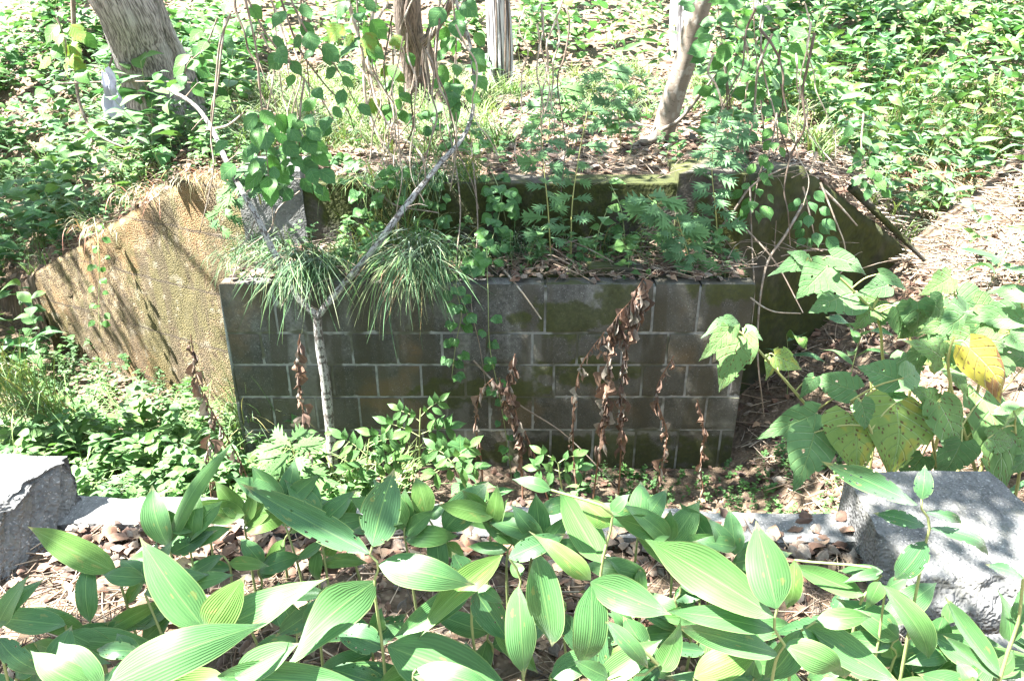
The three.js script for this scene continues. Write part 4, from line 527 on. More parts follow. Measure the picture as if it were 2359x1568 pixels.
// thin hanging stems
const stemsPx = [
  ['pale vine stem looping down before the dark middle tree', [[795, -20, 5.2], [835, 130, 5.2], [842, 230, 5.15], [880, 330, 5.1], [935, 400, 5.0], [958, 440, 4.95]], 0.014, mTwigPale],
  ['second pale vine stem twisting beside the first one', [[868, -20, 5.3], [848, 110, 5.3], [868, 240, 5.2], [905, 300, 5.1], [965, 350, 5.0], [1000, 430, 4.9]], 0.013, mTwigPale],
  ['grey vine stem sweeping from the top past the pillar leaves', [[640, -20, 4.9], [688, 110, 4.9], [740, 185, 4.9], [800, 255, 4.95], [815, 300, 5]], 0.007, mTwigDark],
  ['thin dark stem crossing the top left of the hanging leaves', [[690, -20, 5], [705, 130, 5], [715, 250, 5], [720, 330, 5]], 0.006, mTwigDark],
  ['straight grey stem rising at the far left over the dark herbs', [[166, -20, 6], [172, 130, 6], [180, 230, 5.9], [205, 290, 5.8], [250, 325, 5.7], [300, 345, 5.7]], 0.017, mTwig],
  ['crooked stem left of the leaning trunk', [[232, -20, 6.4], [246, 60, 6.4], [262, 110, 6.3], [245, 180, 6.2], [262, 240, 6.1]], 0.014, mTwig],
  ['short stem close beside the leaning trunk', [[285, -20, 6.5], [300, 60, 6.5], [318, 140, 6.4]], 0.016, mTwigPale],
  ['level twig lying across the leaning trunk', [[140, 192, 5.9], [260, 188, 5.8], [380, 188, 5.75], [470, 192, 5.8]], 0.008, mTwig],
  ['white crooked branch on the bank below the leaning trunk', [[470, 300, 5.4], [520, 290, 5.4], [560, 260, 5.35]], 0.012, mTwigPale],
  ['twisted root stem beside the leaning trunk', [[305, 185, 5.9], [330, 230, 5.8], [352, 290, 5.75], [400, 320, 5.7]], 0.014, mTwig],
  ['long grey twig arching down from the top over the ledge', [[1020, -20, 5.3], [985, 120, 5.2], [1010, 210, 5.1], [1040, 330, 5], [1060, 480, 4.8], [1050, 620, 4.5], [1065, 740, 4.25]], 0.008, mTwig],
  ['fine hanging stem swinging across the block wall middle', [[1085, 330, 5], [1100, 520, 4.7], [1085, 700, 4.28], [1105, 800, 4.26], [1120, 900, 4.24]], 0.005, mTwig],
  ['long straight dead twig slanting over the lower blocks', [[1090, 830, 4.22], [1180, 920, 4.2], [1300, 1000, 4.15], [1420, 1120, 4.05]], 0.006, mTwig],
  ['dead stick jutting over the coping beside the grass', [[1150, 610, 4.5], [1200, 670, 4.28], [1247, 735, 4.22]], 0.008, mTwigPale],
  ['grey root hanging over the right pillar corner', [[1850, 470, 4.9], [1810, 540, 4.7], [1770, 600, 4.55], [1752, 680, 4.4], [1745, 800, 4.3], [1760, 960, 4.3]], 0.009, mTwig],
  ['bent grey root before the mossy wing wall', [[1890, 420, 4.95], [1930, 520, 4.9], [1945, 560, 4.85], [1950, 620, 4.8]], 0.007, mTwigPale],
  ['root crossing the right pillar from lower left', [[1600, 590, 4.75], [1680, 500, 4.75], [1730, 430, 4.8], [1800, 390, 4.9], [1860, 370, 5]], 0.009, mTwig],
  ['root crossing the right pillar from upper left', [[1660, 470, 4.75], [1740, 550, 4.65], [1790, 610, 4.6], [1850, 720, 4.5]], 0.008, mTwig],
  ['thin vertical root beside the right pillar', [[1728, 430, 4.75], [1732, 560, 4.7], [1738, 680, 4.5], [1730, 760, 4.35]], 0.006, mTwig],
  ['pale stick poking out past the right wall end', [[1640, 600, 4.6], [1700, 660, 4.4], [1775, 715, 4.2], [1845, 722, 4.15]], 0.008, mTwigPale],
  ['pale broken stick leaning on the right bank crest', [[1880, 350, 5.3], [1870, 390, 5.25], [1845, 440, 5.15]], 0.012, mTwigPale],
  ['mossy dark log edge lying along the right bank', [[1960, 430, 5.4], [2030, 500, 5.4], [2090, 560, 5.4], [2130, 600, 5.4]], 0.034, mMoss],
  ['stick lying along the right bank crest', [[1890, 430, 5.2], [1940, 480, 5.2], [1975, 520, 5.2]], 0.012, mTwigPale],
  ['fallen pale branch on the litter left of the leaning slender tree', [[1370, 280, 6.3], [1430, 272, 6.35], [1490, 268, 6.4]], 0.022, mTwigPale],
  ['curved stick beside the slender tree root', [[1430, 262, 6.2], [1470, 285, 6.15], [1510, 292, 6.1]], 0.012, mTwigPale],
  ['loose stick on the ledge under the mugwort', [[1500, 615, 4.45], [1590, 640, 4.4], [1690, 655, 4.36]], 0.011, mTwig],
  ['thin stick on the litter at the kerb', [[1180, 1170, 1.9], [1120, 1195, 1.88], [1090, 1205, 1.86]], 0.004, mTwigPale],
  ['grey twig lying on the ledge below the backwall', [[1300, 560, 4.75], [1400, 540, 4.8], [1480, 545, 4.8]], 0.007, mTwig],
  ['long thin stem standing right of the slender tree', [[1760, -20, 5.6], [1745, 90, 5.6], [1700, 190, 5.5], [1660, 260, 5.45]], 0.007, mTwigPale],
  ['grey woody stem right of the slender tree', [[1660, 100, 5.5], [1672, 170, 5.5], [1676, 260, 5.5]], 0.012, mTwig],
  ['arching twig over the backwall grass', [[835, 420, 4.8], [870, 440, 4.75], [905, 470, 4.7], [1010, 490, 4.65]], 0.008, mTwig],
  ['drooping thin twig across the left pillar', [[690, 440, 4.75], [640, 480, 4.7], [620, 530, 4.65], [560, 580, 4.5], [530, 650, 4.3]], 0.005, mTwig],
];
for (const [label, px, r, m] of stemsPx) bare('woody_stem', label, 'stem', px, r, r * 0.45, m, 'loose stems and roots');
// tangle of thin roots and stems over the ledge: real strands, uncountable
{
  const r = rng(77), gs = []; for (let i = 0; i < 230; i++) { const x = rr(-1.6, 2.1, r), d = rr(4.4, 5.4, r), y = (d > 4.9 ? Math.max(AB.top, H(x, d)) : AB.seat) + 0.02, a = r() * 6.3, L = rr(0.12, 0.5, r); const p0 = V(x, y + rr(0, 0.06, r), -d), p1 = p0.clone().add(V(Math.cos(a) * L, rr(-0.02, 0.1, r), Math.sin(a) * L * 0.6)); gs.push(tube([p0, p0.clone().lerp(p1, 0.5).add(V(rr(-0.05, 0.05, r), rr(0, 0.06, r), rr(-0.04, 0.04, r))), p1], rr(0.0015, 0.0045, r), 0.001, 4, 6)); }
  single('twig_litter', mergeGeometries(gs), mTwig, 'tangle of thin grey dead twigs over ledge and bank', 'twigs', null, 'stuff');
}

// ------------------------------------------------------------------ grass tufts
function tuft(label, root, n, L, spreadX, lean, mat, o = {}) {
  const r = rng(Math.floor(root.x * 1000 + 5000) + n), pos = [], col = [], idx = [], nor = [];
  for (let i = 0; i < n; i++) {
    const bx = (r() + r() + r() - 1.5) * 0.85 * spreadX, bz = rr(-0.12, 0.06, r), l = L * rr(0.25, 1.2, r), a = rr(-0.9, 0.9, r), up = rr(0.15, 0.55, r) * (o.up ?? 1), hang = (o.hang ?? 1) * rr(0.35, 1.35, r), sway = rr(-0.16, 0.16, r), w = rr(0.001, 0.0036, r) * (o.w ?? 1), t = r(), c = t < 0.66 ? [1, 1, 1] : t < 0.82 ? [1.7, 1.25, 0.8] : [3.2, 1.5, 2], k = rr(0.6, 1.35, r), b0 = pos.length / 3, N = 7;
    let p = V(bx, 0.0, bz), dir = V(Math.sin(a) * 0.5 + lean[0], up * 2, lean[1] + rr(-0.3, 0.3, r)).normalize();
    for (let j = 0; j <= N; j++) { const ww = w * (1 - (j / N) ** 2) + 0.0003, s = V(Math.cos(a), 0, Math.sin(a) * 0.4); pos.push(p.x - s.x * ww, p.y, p.z - s.z * ww, p.x + s.x * ww, p.y, p.z + s.z * ww); for (let q = 0; q < 2; q++) { col.push(c[0] * k, c[1] * k, c[2] * k); nor.push(dir.z > 0.9 ? 0 : 0.1, 0.6, 0.8); } p = p.clone().addScaledVector(dir, l / N); dir = dir.clone().add(V(sway + rr(-0.06, 0.06, r), -0.42 * hang, lean[1] * 0.1 + rr(-0.05, 0.05, r))).normalize(); if (j < N) { const q = b0 + j * 2; idx.push(q, q + 1, q + 2, q + 1, q + 3, q + 2); } }
  }
  const g = new THREE.BufferGeometry(); g.setAttribute('position', new THREE.Float32BufferAttribute(pos, 3)); g.setAttribute('normal', new THREE.Float32BufferAttribute(nor, 3)); g.setAttribute('color', new THREE.Float32BufferAttribute(col, 3)); g.setIndex(idx); g.computeVertexNormals();
  const m = single('grass_tuft', g, mat, label, 'grass', 'grass tufts'); m.position.copy(root); return m;
}
for (const [x, n, lab] of [[-2.0, 120, 'dry grass fringe overhanging the ochre wing wall beside the left pillar'], [-2.5, 130, 'dry grass fringe overhanging the highest part of the ochre wing wall'], [-3.1, 110, 'dry grass fringe overhanging the falling end of the ochre wing wall']]) tuft(lab, V(x, wingTopL(x) + 0.0, -wingD(x) - 0.06), n, 0.26, 0.28, [-0.1, 0.5], mGrass[2], { up: 1.2, hang: 1.0 });
const onSeat = (px, py) => PY(px, py, AB.seat + 0.03);
tuft('thick grass tuft pouring over the coping left of the sapling fork', onSeat(715, 632), 330, 0.6, 0.17, [0.0, 0.75], mGrass[0], { up: 1.9, hang: 0.9, w: 1.4 });
tuft('longest grass tuft hanging down the block wall in the middle', onSeat(975, 628), 420, 0.72, 0.15, [-0.05, 0.75], mGrass[0], { up: 2.1, hang: 0.88, w: 1.4 });
tuft('straw mixed grass skirt under the longest tuft', onSeat(940, 625), 90, 0.55, 0.12, [-0.05, 0.7], mGrass[2], { up: 1.4, hang: 1.0, w: 0.8 });
tuft('fine short grass at the left end of the ledge', onSeat(580, 600), 200, 0.28, 0.2, [-0.15, 0.4], mGrass[0], { w: 0.7 });
tuft('grass growing before the left pillar foot', onSeat(620, 575), 170, 0.36, 0.2, [-0.1, 0.4], mGrass[0], { w: 0.8 });
tuft('grass on the ledge between left pillar and middle', onSeat(820, 590), 220, 0.4, 0.3, [0, 0.5], mGrass[1], {});
tuft('upright bright grass on top of the backwall', PY(1075, 420, AB.top), 130, 0.34, 0.12, [0.05, 0.3], mGrass[1], { up: 1.8, hang: 0.7 });
tuft('sunlit pale grass on the bank behind the left pillar', PY(790, 345, AB.top), 220, 0.3, 0.3, [0.1, 0.2], mGrass[1], { up: 1.5 });
tuft('sparse grass draped over the backwall', PY(900, 425, AB.top), 160, 0.4, 0.35, [0, 0.6], mGrass[1], {});
tuft('grass beside the akebia vine on the ledge', onSeat(1060, 590), 160, 0.36, 0.2, [0.1, 0.5], mGrass[1], {});
tuft('sunlit long grass at the foot of the wall corner', PY(600, 1010, -1.4), 170, 0.62, 0.22, [0.1, 0.2], mGrass[1], { up: 2, w: 1.6, hang: 0.7 });
tuft('sunlit grass in the herbs left of the kerb', PY(80, 960, -1.2), 200, 0.6, 0.3, [0, 0.25], mGrass[1], { up: 2, w: 1.8, hang: 0.7 });
tuft('long arching grass at the left picture edge', PY(15, 900, -1.2), 140, 0.7, 0.2, [0.1, 0.2], mGrass[1], { up: 2, w: 2, hang: 0.6 });
tuft('shining green grass blades on the upper right bank', PY(2050, 330, -0.1), 150, 0.6, 0.5, [0.25, 0.2], mGrass[1], { up: 2, w: 2.4, hang: 0.6 });
tuft('tall arching grass right of the sunny litter bank', PY(2230, 360, -0.2), 150, 0.8, 0.6, [0.3, 0.2], mGrass[1], { up: 2, w: 2.6, hang: 0.6 });
for (const [x, y, lab] of [[1950, 150, 'arching grass high behind the right climber'], [2150, 180, 'arching grass in the middle of the bamboo thicket'], [2320, 230, 'arching grass at the right picture edge above the straw'], [2250, 90, 'arching grass in the upper right corner'], [2080, 260, 'arching grass just above the sunny straw'], [1880, 250, 'arching grass behind the bank crest']]) tuft(lab, PY(x, y, 0.05), 70, 0.75, 0.5, [0.2, 0.2], mGrass[1], { up: 2.2, w: 3, hang: 0.6 });
tuft('pale grass behind the hanging tree leaves', PY(640, 230, 0.2), 260, 0.35, 0.7, [0, 0.2], mGrass[1], { up: 1.6, w: 1.2 });
tuft('yellow green grass between trunk and middle tree', PY(800, 180, 0.25), 260, 0.4, 0.9, [0, 0.2], mGrass[1], { up: 1.6, w: 1.4 });
tuft('pale dead straw heap on the sunny right bank', PY(2180, 420, -0.3), 320, 0.45, 0.8, [0.2, 0.5], mGrass[2], { up: 0.5, w: 1.8 });
tuft('bleached straw lying along the right bank', PY(2080, 380, -0.2), 300, 0.4, 0.6, [0.2, 0.5], mGrass[2], { up: 0.4, w: 1.8 });

// ------------------------------------------------------------------ vines, mugwort, seedlings, hanging leaves
const small = { type: 'round', mats: [mRound[0], mRound[1]], len: 0.07, droop: 0.5, stem: mStemGreen };
spray('akebia_vine', 'akebia vine with round trefoil leaves trailing down the block wall middle', 'vine', [[1060, 590, 4.45], [1050, 660, 4.27], [1062, 720, 4.24], [1050, 790, 4.24], [1040, 870, 4.24]], { ...small, n: 17, set: 3, spread: 0.06, r0: 0.003, ratio: 0.85 });
spray('akebia_vine', 'thin akebia vine hanging lowest beside the trefoil one', 'vine', [[1120, 560, 4.5], [1124, 680, 4.25], [1128, 800, 4.23], [1148, 900, 4.22], [1165, 1000, 4.2], [1178, 1100, 4.15]], { ...small, len: 0.055, n: 14, set: 3, spread: 0.045, r0: 0.003, from: 0.25, ratio: 0.8 });
spray('akebia_vine', 'akebia vine spreading round leaves over the ledge beside the grass', 'vine', [[1160, 420, 4.95], [1150, 490, 4.75], [1130, 560, 4.55], [1110, 610, 4.4]], { ...small, len: 0.08, n: 20, set: 3, spread: 0.1, r0: 0.003, ratio: 0.85 });
spray('akebia_vine', 'akebia vine with blue green leaves above the backwall', 'vine', [[950, 250, 5.6], [1000, 290, 5.5], [1060, 340, 5.4], [1130, 320, 5.4]], { ...small, len: 0.08, n: 12, set: 3, spread: 0.07, r0: 0.003, ratio: 0.85 });
spray('akebia_vine', 'small leaved vine trailing down the sunny wing wall end', 'vine', [[215, 500, 5.55], [225, 560, 5.4], [228, 620, 5.35], [226, 700, 5.3], [228, 760, 5.25]], { ...small, mats: [mRound[1], mHerb[1]], len: 0.06, n: 16, set: 2, spread: 0.05, r0: 0.003 });
spray('akebia_vine', 'light green leafy sprig on the grass under the leaning branches', 'vine', [[905, 480, 4.7], [890, 420, 4.7], [930, 380, 4.72]], { ...small, mats: [mRound[1]], len: 0.09, n: 7, set: 3, spread: 0.06, r0: 0.004 });
const tr = { mats: [mRound[0], mRound[0], mRound[1]], len: 0.1, droop: 0.9, ratio: 0.68, spread: 0.09, r0: 0.007, r1: 0.003 };
spray('hanging_branch', 'leafy branch hanging before the left pillar, dense green leaves', 'branch', [[560, -20, 4.3], [590, 120, 4.3], [600, 230, 4.3], [610, 330, 4.32], [620, 420, 4.35]], { ...tr, n: 34, len: 0.13, from: 0.55, spread: 0.22 });
spray('hanging_branch', 'leafy branch tip hanging beside the left pillar towards the grass', 'branch', [[700, 180, 4.4], [690, 260, 4.4], [690, 340, 4.45], [710, 440, 4.5]], { ...tr, n: 24, len: 0.12, from: 0.3, spread: 0.12 });
spray('hanging_branch', 'long twig with round leaves slanting across the top left middle', 'branch', [[560, -20, 4.6], [620, 90, 4.6], [680, 160, 4.65], [740, 230, 4.7], [775, 290, 4.7]], { ...tr, n: 13, len: 0.12, spread: 0.06 });
spray('hanging_branch', 'slanting twig whose big leaves stand before the sunny clearing', 'branch', [[660, -20, 4.6], [710, 80, 4.6], [770, 150, 4.7], [830, 260, 4.8]], { ...tr, n: 14, len: 0.13, spread: 0.07 });
spray('hanging_branch', 'leaf cluster hanging at the top beside the pale vine stems', 'branch', [[820, -20, 4.9], [825, 60, 4.9], [830, 110, 4.9]], { ...tr, n: 16, len: 0.13, spread: 0.1, mats: [mRound[1], mRound[0], mRound[2]] });
spray('hanging_branch', 'yellow green leaves hanging by the dark middle tree', 'branch', [[900, 60, 5.3], [905, 150, 5.3], [900, 220, 5.3], [890, 250, 5.3]], { ...tr, n: 14, mats: [mRound[2], mRound[1]], len: 0.14, spread: 0.12 });
spray('hanging_branch', 'curtain of green leaves right of the dark middle tree', 'branch', [[1040, -20, 5], [1050, 90, 5], [1045, 180, 5], [1040, 250, 5]], { ...tr, n: 24, mats: [mRound[1], mRound[0]], len: 0.14, spread: 0.13 });
spray('hanging_branch', 'leafy twig over the leaning grey trunk', 'branch', [[500, 40, 5.5], [470, 110, 5.5], [430, 150, 5.5], [420, 200, 5.5]], { ...tr, n: 15, len: 0.12, spread: 0.08 });
spray('hanging_branch', 'bright leaf bunch near the straight far left stem', 'branch', [[130, 40, 5.6], [150, 100, 5.6], [150, 160, 5.6]], { ...tr, n: 14, mats: [mRound[1], mRound[2]], len: 0.14, spread: 0.12 });
spray('leafy_climber', 'dense leafy climber covering the stem right of the slender tree', 'climber', [[1690, 330, 5.5], [1680, 220, 5.5], [1665, 110, 5.5], [1650, -20, 5.5]], { ...tr, n: 58, len: 0.13, spread: 0.3, mats: [mRound[0], mRound[0], mRound[1]] });
spray('leafy_climber', 'outer strand of the right climber with dangling dark leaves', 'climber', [[1760, 300, 5.4], [1750, 200, 5.4], [1740, 100, 5.4], [1735, -20, 5.4]], { ...tr, n: 40, len: 0.13, spread: 0.25, mats: [mRound[0], mRound[1]] });
spray('leafy_climber', 'bright green climber tip dropping past the right pillar', 'climber', [[1790, 260, 5.1], [1775, 340, 5.0], [1750, 400, 4.9], [1740, 450, 4.8], [1735, 490, 4.75]], { ...tr, n: 26, len: 0.1, spread: 0.09, mats: [mRound[1]] });
spray('leafy_climber', 'green climber strand on the crest of the mossy wing', 'climber', [[1990, 260, 5.6], [1985, 340, 5.5], [2000, 400, 5.4], [2020, 440, 5.35]], { ...tr, n: 22, len: 0.1, spread: 0.1, mats: [mRound[1], mRound[0]] });
spray('leafy_climber', 'blue green climber strand down the mossy wing wall', 'climber', [[1850, 430, 4.95], [1865, 490, 4.9], [1880, 560, 4.85]], { ...tr, n: 16, len: 0.1, spread: 0.09, mats: [mRound[0]] });
const mug = { type: 'mug', mats: mMug, len: 0.16, ratio: 1.0, spread: 0.015, droop: 0.35, stem: mStemYellow, r0: 0.005, r1: 0.002, from: 0.12, grounded: false };
spray('mugwort', 'tall mugwort with drooping feathery leaves over the ledge centre', 'weed', [[1268, 590, 4.62], [1262, 480, 4.62], [1250, 360, 4.65], [1245, 270, 4.68]], { ...mug, n: 24 });
spray('mugwort', 'slim mugwort right of the tallest one on the ledge', 'weed', [[1315, 590, 4.65], [1318, 470, 4.7], [1335, 350, 4.75], [1360, 220, 4.8]], { ...mug, n: 20, len: 0.15 });
spray('mugwort', 'bushy mugwort lit on one side on the right of the ledge', 'weed', [[1605, 640, 4.5], [1575, 560, 4.5], [1530, 490, 4.5], [1490, 450, 4.5]], { ...mug, n: 24, len: 0.19 });
spray('mugwort', 'second stem of the bushy mugwort on the ledge', 'weed', [[1600, 640, 4.48], [1580, 570, 4.45], [1560, 500, 4.45]], { ...mug, n: 18, len: 0.15 });
spray('mugwort', 'grey mugwort standing before the right pillar', 'weed', [[1655, 620, 4.7], [1650, 500, 4.7], [1640, 380, 4.75], [1655, 270, 4.8]], { ...mug, n: 30, len: 0.17, mats: [mMug[0]] });
spray('mugwort', 'grey mugwort behind the right pillar under the climber', 'weed', [[1670, 420, 5.1], [1680, 340, 5.1], [1690, 250, 5.1]], { ...mug, n: 24, len: 0.17, mats: [mMug[0]] });
spray('mugwort', 'mugwort sprig hanging over the sunny wing wall top', 'weed', [[560, 400, 4.9], [530, 440, 4.85], [510, 480, 4.8], [500, 520, 4.75]], { ...mug, n: 14, len: 0.13 });
spray('mugwort', 'white lit mugwort leaves in front of the left pillar', 'weed', [[600, 470, 4.6], [590, 420, 4.55], [600, 350, 4.5]], { ...mug, n: 14, len: 0.17, mats: [mMug[0]] });
spray('mugwort', 'mugwort on the bank behind the slender tree', 'weed', [[1430, 330, 5.8], [1420, 240, 5.8], [1390, 150, 5.8]], { ...mug, n: 22, len: 0.2 });
spray('mugwort', 'mugwort clump on the bank before the post', 'weed', [[1260, 330, 6], [1270, 250, 6], [1290, 190, 6]], { ...mug, n: 20, len: 0.2 });
spray('mugwort', 'sunlit mugwort in the herbs behind the kerb', 'weed', [[690, 1150, 3.2], [680, 1060, 3.2], [665, 1010, 3.2]], { ...mug, n: 16, len: 0.16, mats: [mMug[1]] });
const cmp = { type: 'obl', mats: [mHerb[0], mHerb[1]], ratio: 0.46, droop: 0.3, stem: mStemGreen, r0: 0.005, r1: 0.002 };
function pinnatePlant(label, px, d, fronds) { const b = PY(px[0][0], px[0][1], -1.42); const t = thing('compound_seedling', label, 'plant', b); const pts = px.map((p) => P(p[0], p[1], d)); pts[0] = b; part('stem', tube(shift(pts, b), 0.006, 0.003, 6, 14), mStemGreen, t);
  for (const [x0, y0, x1, y1, n, w] of fronds) { const A = P(x0, y0, d), B = P(x1, y1, d + 0.05), ax = B.clone().sub(A); const fr = part('frond', tube(shift([A, A.clone().lerp(B, 0.5).add(V(0, 0.012, 0)), B], b), 0.003, 0.0015, 5, 8), mStemGreen, t); const side = V(0, 0, 1).cross(ax).normalize(); for (let i = 0; i < n; i++) { const u = 0.3 + 0.62 * i / Math.max(1, n - 1), q = A.clone().addScaledVector(ax, u), L = w * rr(0.85, 1.15); for (const s of [-1, 1]) { const T = q.clone().addScaledVector(side, s * L * 0.85).addScaledVector(ax.clone().normalize(), L * 0.45).add(V(0, -0.01, rr(-0.01, 0.05))); leaf(fr, 'obl', pick(cmp.mats), q.clone().sub(b), T.sub(b), L * 0.42, V(0, 0.7, 0.7), rr(-0.3, 0.3), 'leaflet'); } } leaf(fr, 'obl', pick(cmp.mats), B.clone().sub(b), B.clone().addScaledVector(ax.clone().normalize(), w * 1.1).sub(b), w * 0.45, V(0, 0.7, 0.7), 0, 'leaflet'); } return t; }
pinnatePlant('ash like seedling with sunlit paired leaflets before the block wall', [[966, 1070], [966, 1000], [968, 940]], 3.85, [[966, 1005, 895, 975, 3, 0.1], [966, 970, 920, 945, 3, 0.08], [968, 960, 1010, 925, 3, 0.08], [968, 1000, 1030, 985, 3, 0.11], [966, 1030, 860, 1000, 4, 0.11], [967, 1030, 1010, 1040, 2, 0.11]]);
pinnatePlant('low seedling with paired leaflets left of the ash like one', [[850, 1110], [845, 1050], [850, 1010]], 3.6, [[845, 1050, 790, 1010, 3, 0.1], [848, 1030, 900, 1010, 3, 0.1], [846, 1070, 800, 1080, 3, 0.1], [848, 1070, 910, 1060, 3, 0.1]]);
pinnatePlant('elder seedling with shaded leaflets between the withered stalks', [[1090, 1160], [1060, 1100], [1040, 1060]], 3.3, [[1040, 1065, 1005, 1035, 2, 0.09], [1042, 1062, 1080, 1030, 2, 0.09], [1050, 1080, 1095, 1075, 2, 0.09], [1045, 1075, 1000, 1090, 2, 0.1]]);
pinnatePlant('elder seedling with pale leaflets right of the shaggy stalk', [[1300, 1160], [1290, 1100], [1285, 1065]], 3.3, [[1285, 1068, 1250, 1045, 2, 0.08], [1287, 1066, 1325, 1050, 2, 0.08], [1288, 1090, 1330, 1080, 2, 0.1], [1287, 1085, 1240, 1080, 2, 0.09]]);
{ const b = PY(1060, 1090, -1.5); const t = thing('butterbur', 'single round dull green leaf standing at the foot of the wall', 'plant', b); const top = P(1062, 1050, 3.95); part('stem', tube(shift([b, b.clone().lerp(top, 0.5), top], b), 0.006, 0.004, 6, 8), mStemGreen, t); leaf(t, 'round', mRound[0], top.clone().sub(b), P(1058, 1000, 4.0).sub(b), 0.2, V(0, 0.6, 0.8), 0); leaf(t, 'round', mRound[0], top.clone().sub(b), P(1090, 1055, 3.9).sub(b), 0.16, V(0, 0.6, 0.8), 0); }

for (const [lab, px, n, kind] of [
  ['akebia vine spilling over the backwall beside the forked sapling', [[800, 400, 5.1], [830, 440, 4.85], [850, 500, 4.8], [870, 560, 4.7]], 12, 0],
  ['akebia vine spilling over the backwall middle', [[980, 380, 5.1], [1000, 430, 4.86], [1010, 500, 4.8], [1000, 570, 4.7]], 14, 0],
  ['akebia vine spilling over the backwall left of the tall mugwort', [[1130, 390, 5.1], [1150, 440, 4.86], [1165, 510, 4.8]], 10, 0],
  ['green herb shoot climbing the backwall right part', [[1440, 560, 4.7], [1430, 480, 4.75], [1400, 410, 4.85]], 9, 1],
  ['green herb shoot on the ledge before the dark backwall', [[1370, 590, 4.6], [1380, 530, 4.65], [1400, 480, 4.7]], 8, 1],
  ['herb shoot on the ledge beside the bushy mugwort', [[1450, 630, 4.45], [1445, 580, 4.5], [1430, 545, 4.5]], 8, 1],
  ['akebia vine lying on the ledge left part', [[760, 560, 4.7], [800, 590, 4.6], [850, 600, 4.55], [900, 590, 4.5]], 12, 0],
  ['round leaved vine on the bank behind the left pillar', [[700, 330, 5.4], [740, 350, 5.3], [780, 370, 5.2], [820, 380, 5.15]], 12, 0]])
  spray(kind ? 'herb_shoot' : 'akebia_vine', lab, kind ? 'herb' : 'vine', px, kind ? { type: 'herb', mats: mHerb, n, len: 0.1, ratio: 0.6, spread: 0.02, droop: 0.4, stem: mStemGreen, r0: 0.004 } : { ...small, n, set: 3, spread: 0.08, r0: 0.003, ratio: 0.85 });
tuft('loose green grass over the backwall above the longest tuft', PY(960, 420, AB.top), 160, 0.5, 0.25, [0, 0.6], mGrass[0], { up: 1.6, hang: 0.9, w: 1.2 });
tuft('loose grass on the ledge against the middle of the backwall', onSeat(900, 575), 170, 0.42, 0.25, [0.05, 0.3], mGrass[1], { up: 2.2, hang: 0.7, w: 1.2 });
tuft('thin grass on the ledge left of the right pillar', onSeat(1420, 585), 70, 0.3, 0.25, [0.05, 0.3], mGrass[1], { up: 1.8, hang: 0.8 });
tuft('drooping grass against the dark backwall under the tall mugwort', onSeat(1180, 590), 110, 0.38, 0.2, [0.05, 0.4], mGrass[0], { up: 2, hang: 0.8 });
// rag caught on the twig
{ const g = new THREE.PlaneGeometry(0.15, 0.3, 16, 20), p = g.attributes.position; for (let i = 0; i < p.count; i++) { const x = p.getX(i), y = p.getY(i), k = 0.35 + 0.65 * smooth(0.18, -0.1, y) - 0.5 * smooth(-0.08, -0.18, y); p.setXYZ(i, x * k + 0.012 * Math.sin(y * 23), y + 0.02 * Math.sin(x * 40), 0.03 * Math.sin(x * 90 + y * 9) + 0.02 * Math.sin(y * 37 + x * 20) + 0.02 * (fbm(x * 30, y * 30, 3, 5) - 0.5)); } g.computeVertexNormals(); const m = single('plastic_rag', g, new THREE.MeshPhysicalMaterial({ color: new THREE.Color(0.42, 0.42, 0.5), roughness: 0.9, transmission: 0.25, thickness: 0, clearcoat: 0.3, clearcoatRoughness: 0.3, side: THREE.DoubleSide }), 'crumpled pale grey plastic rag caught on the level twig', 'rag'); m.position.copy(P(254, 212, 5.7)); }

// ------------------------------------------------------------------ undergrowth: plants built once, then one copy per plant
function proto(name, category, build) { const g = new THREE.Group(); g.name = name; g.userData = { category }; build(g); return g; }
function sasaProto(seed, n, h, L) { return proto('sasa_bamboo', 'bamboo plant', (g) => { const r = rng(seed), lean = V(rr(-0.15, 0.15, r), 0, rr(-0.1, 0.15, r)), pts = [V(0, -0.05, 0), V(lean.x * 0.4, h * 0.5, lean.z * 0.4), V(lean.x, h, lean.z)]; part('stem', tube(pts, 0.004, 0.002, 4, 6), mStemGreen, g); const c = new THREE.CatmullRomCurve3(pts); for (let i = 0; i < n; i++) { const B = c.getPoint(0.55 + 0.45 * i / (n - 1)), a = i * 2.4 + r(), l = L * rr(0.75, 1.15, r), T = B.clone().add(V(Math.cos(a), rr(-0.25, 0.45, r), Math.sin(a)).normalize().multiplyScalar(l)); const m = part('leaf', pick(G.sasa, r), pick(mSasa, r), g); poseLeaf(m, B, T, l * rr(0.2, 0.27, r), V(0, 1, 0.4), rr(-0.4, 0.4, r)); } }); }
function herbProto(seed, n, h, L, type, mats, ratio) { return proto('herb', 'herb', (g) => { const r = rng(seed), lean = V(rr(-0.4, 0.4, r) * h, 0, rr(-0.3, 0.4, r) * h), pts = [V(0, -0.05, 0), V(lean.x * 0.4, h * 0.6, lean.z * 0.4), V(lean.x, h, lean.z)]; part('stem', tube(pts, 0.003, 0.0015, 4, 6), mStemGreen, g); const c = new THREE.CatmullRomCurve3(pts); for (let i = 0; i < n; i++) { const u = 0.25 + 0.75 * i / (n - 1), B = c.getPoint(u), a = i * 2.4 + r(), l = L * rr(0.7, 1.15, r) * (1.1 - 0.35 * u), T = B.clone().add(V(Math.cos(a), rr(-0.3, 0.5, r), Math.sin(a)).normalize().multiplyScalar(l)); const m = part('leaf', pick(G[type], r), pick(mats, r), g); poseLeaf(m, B, T, l * ratio * rr(0.85, 1.15, r), V(0, 1, 0.3), rr(-0.4, 0.4, r)); } }); }
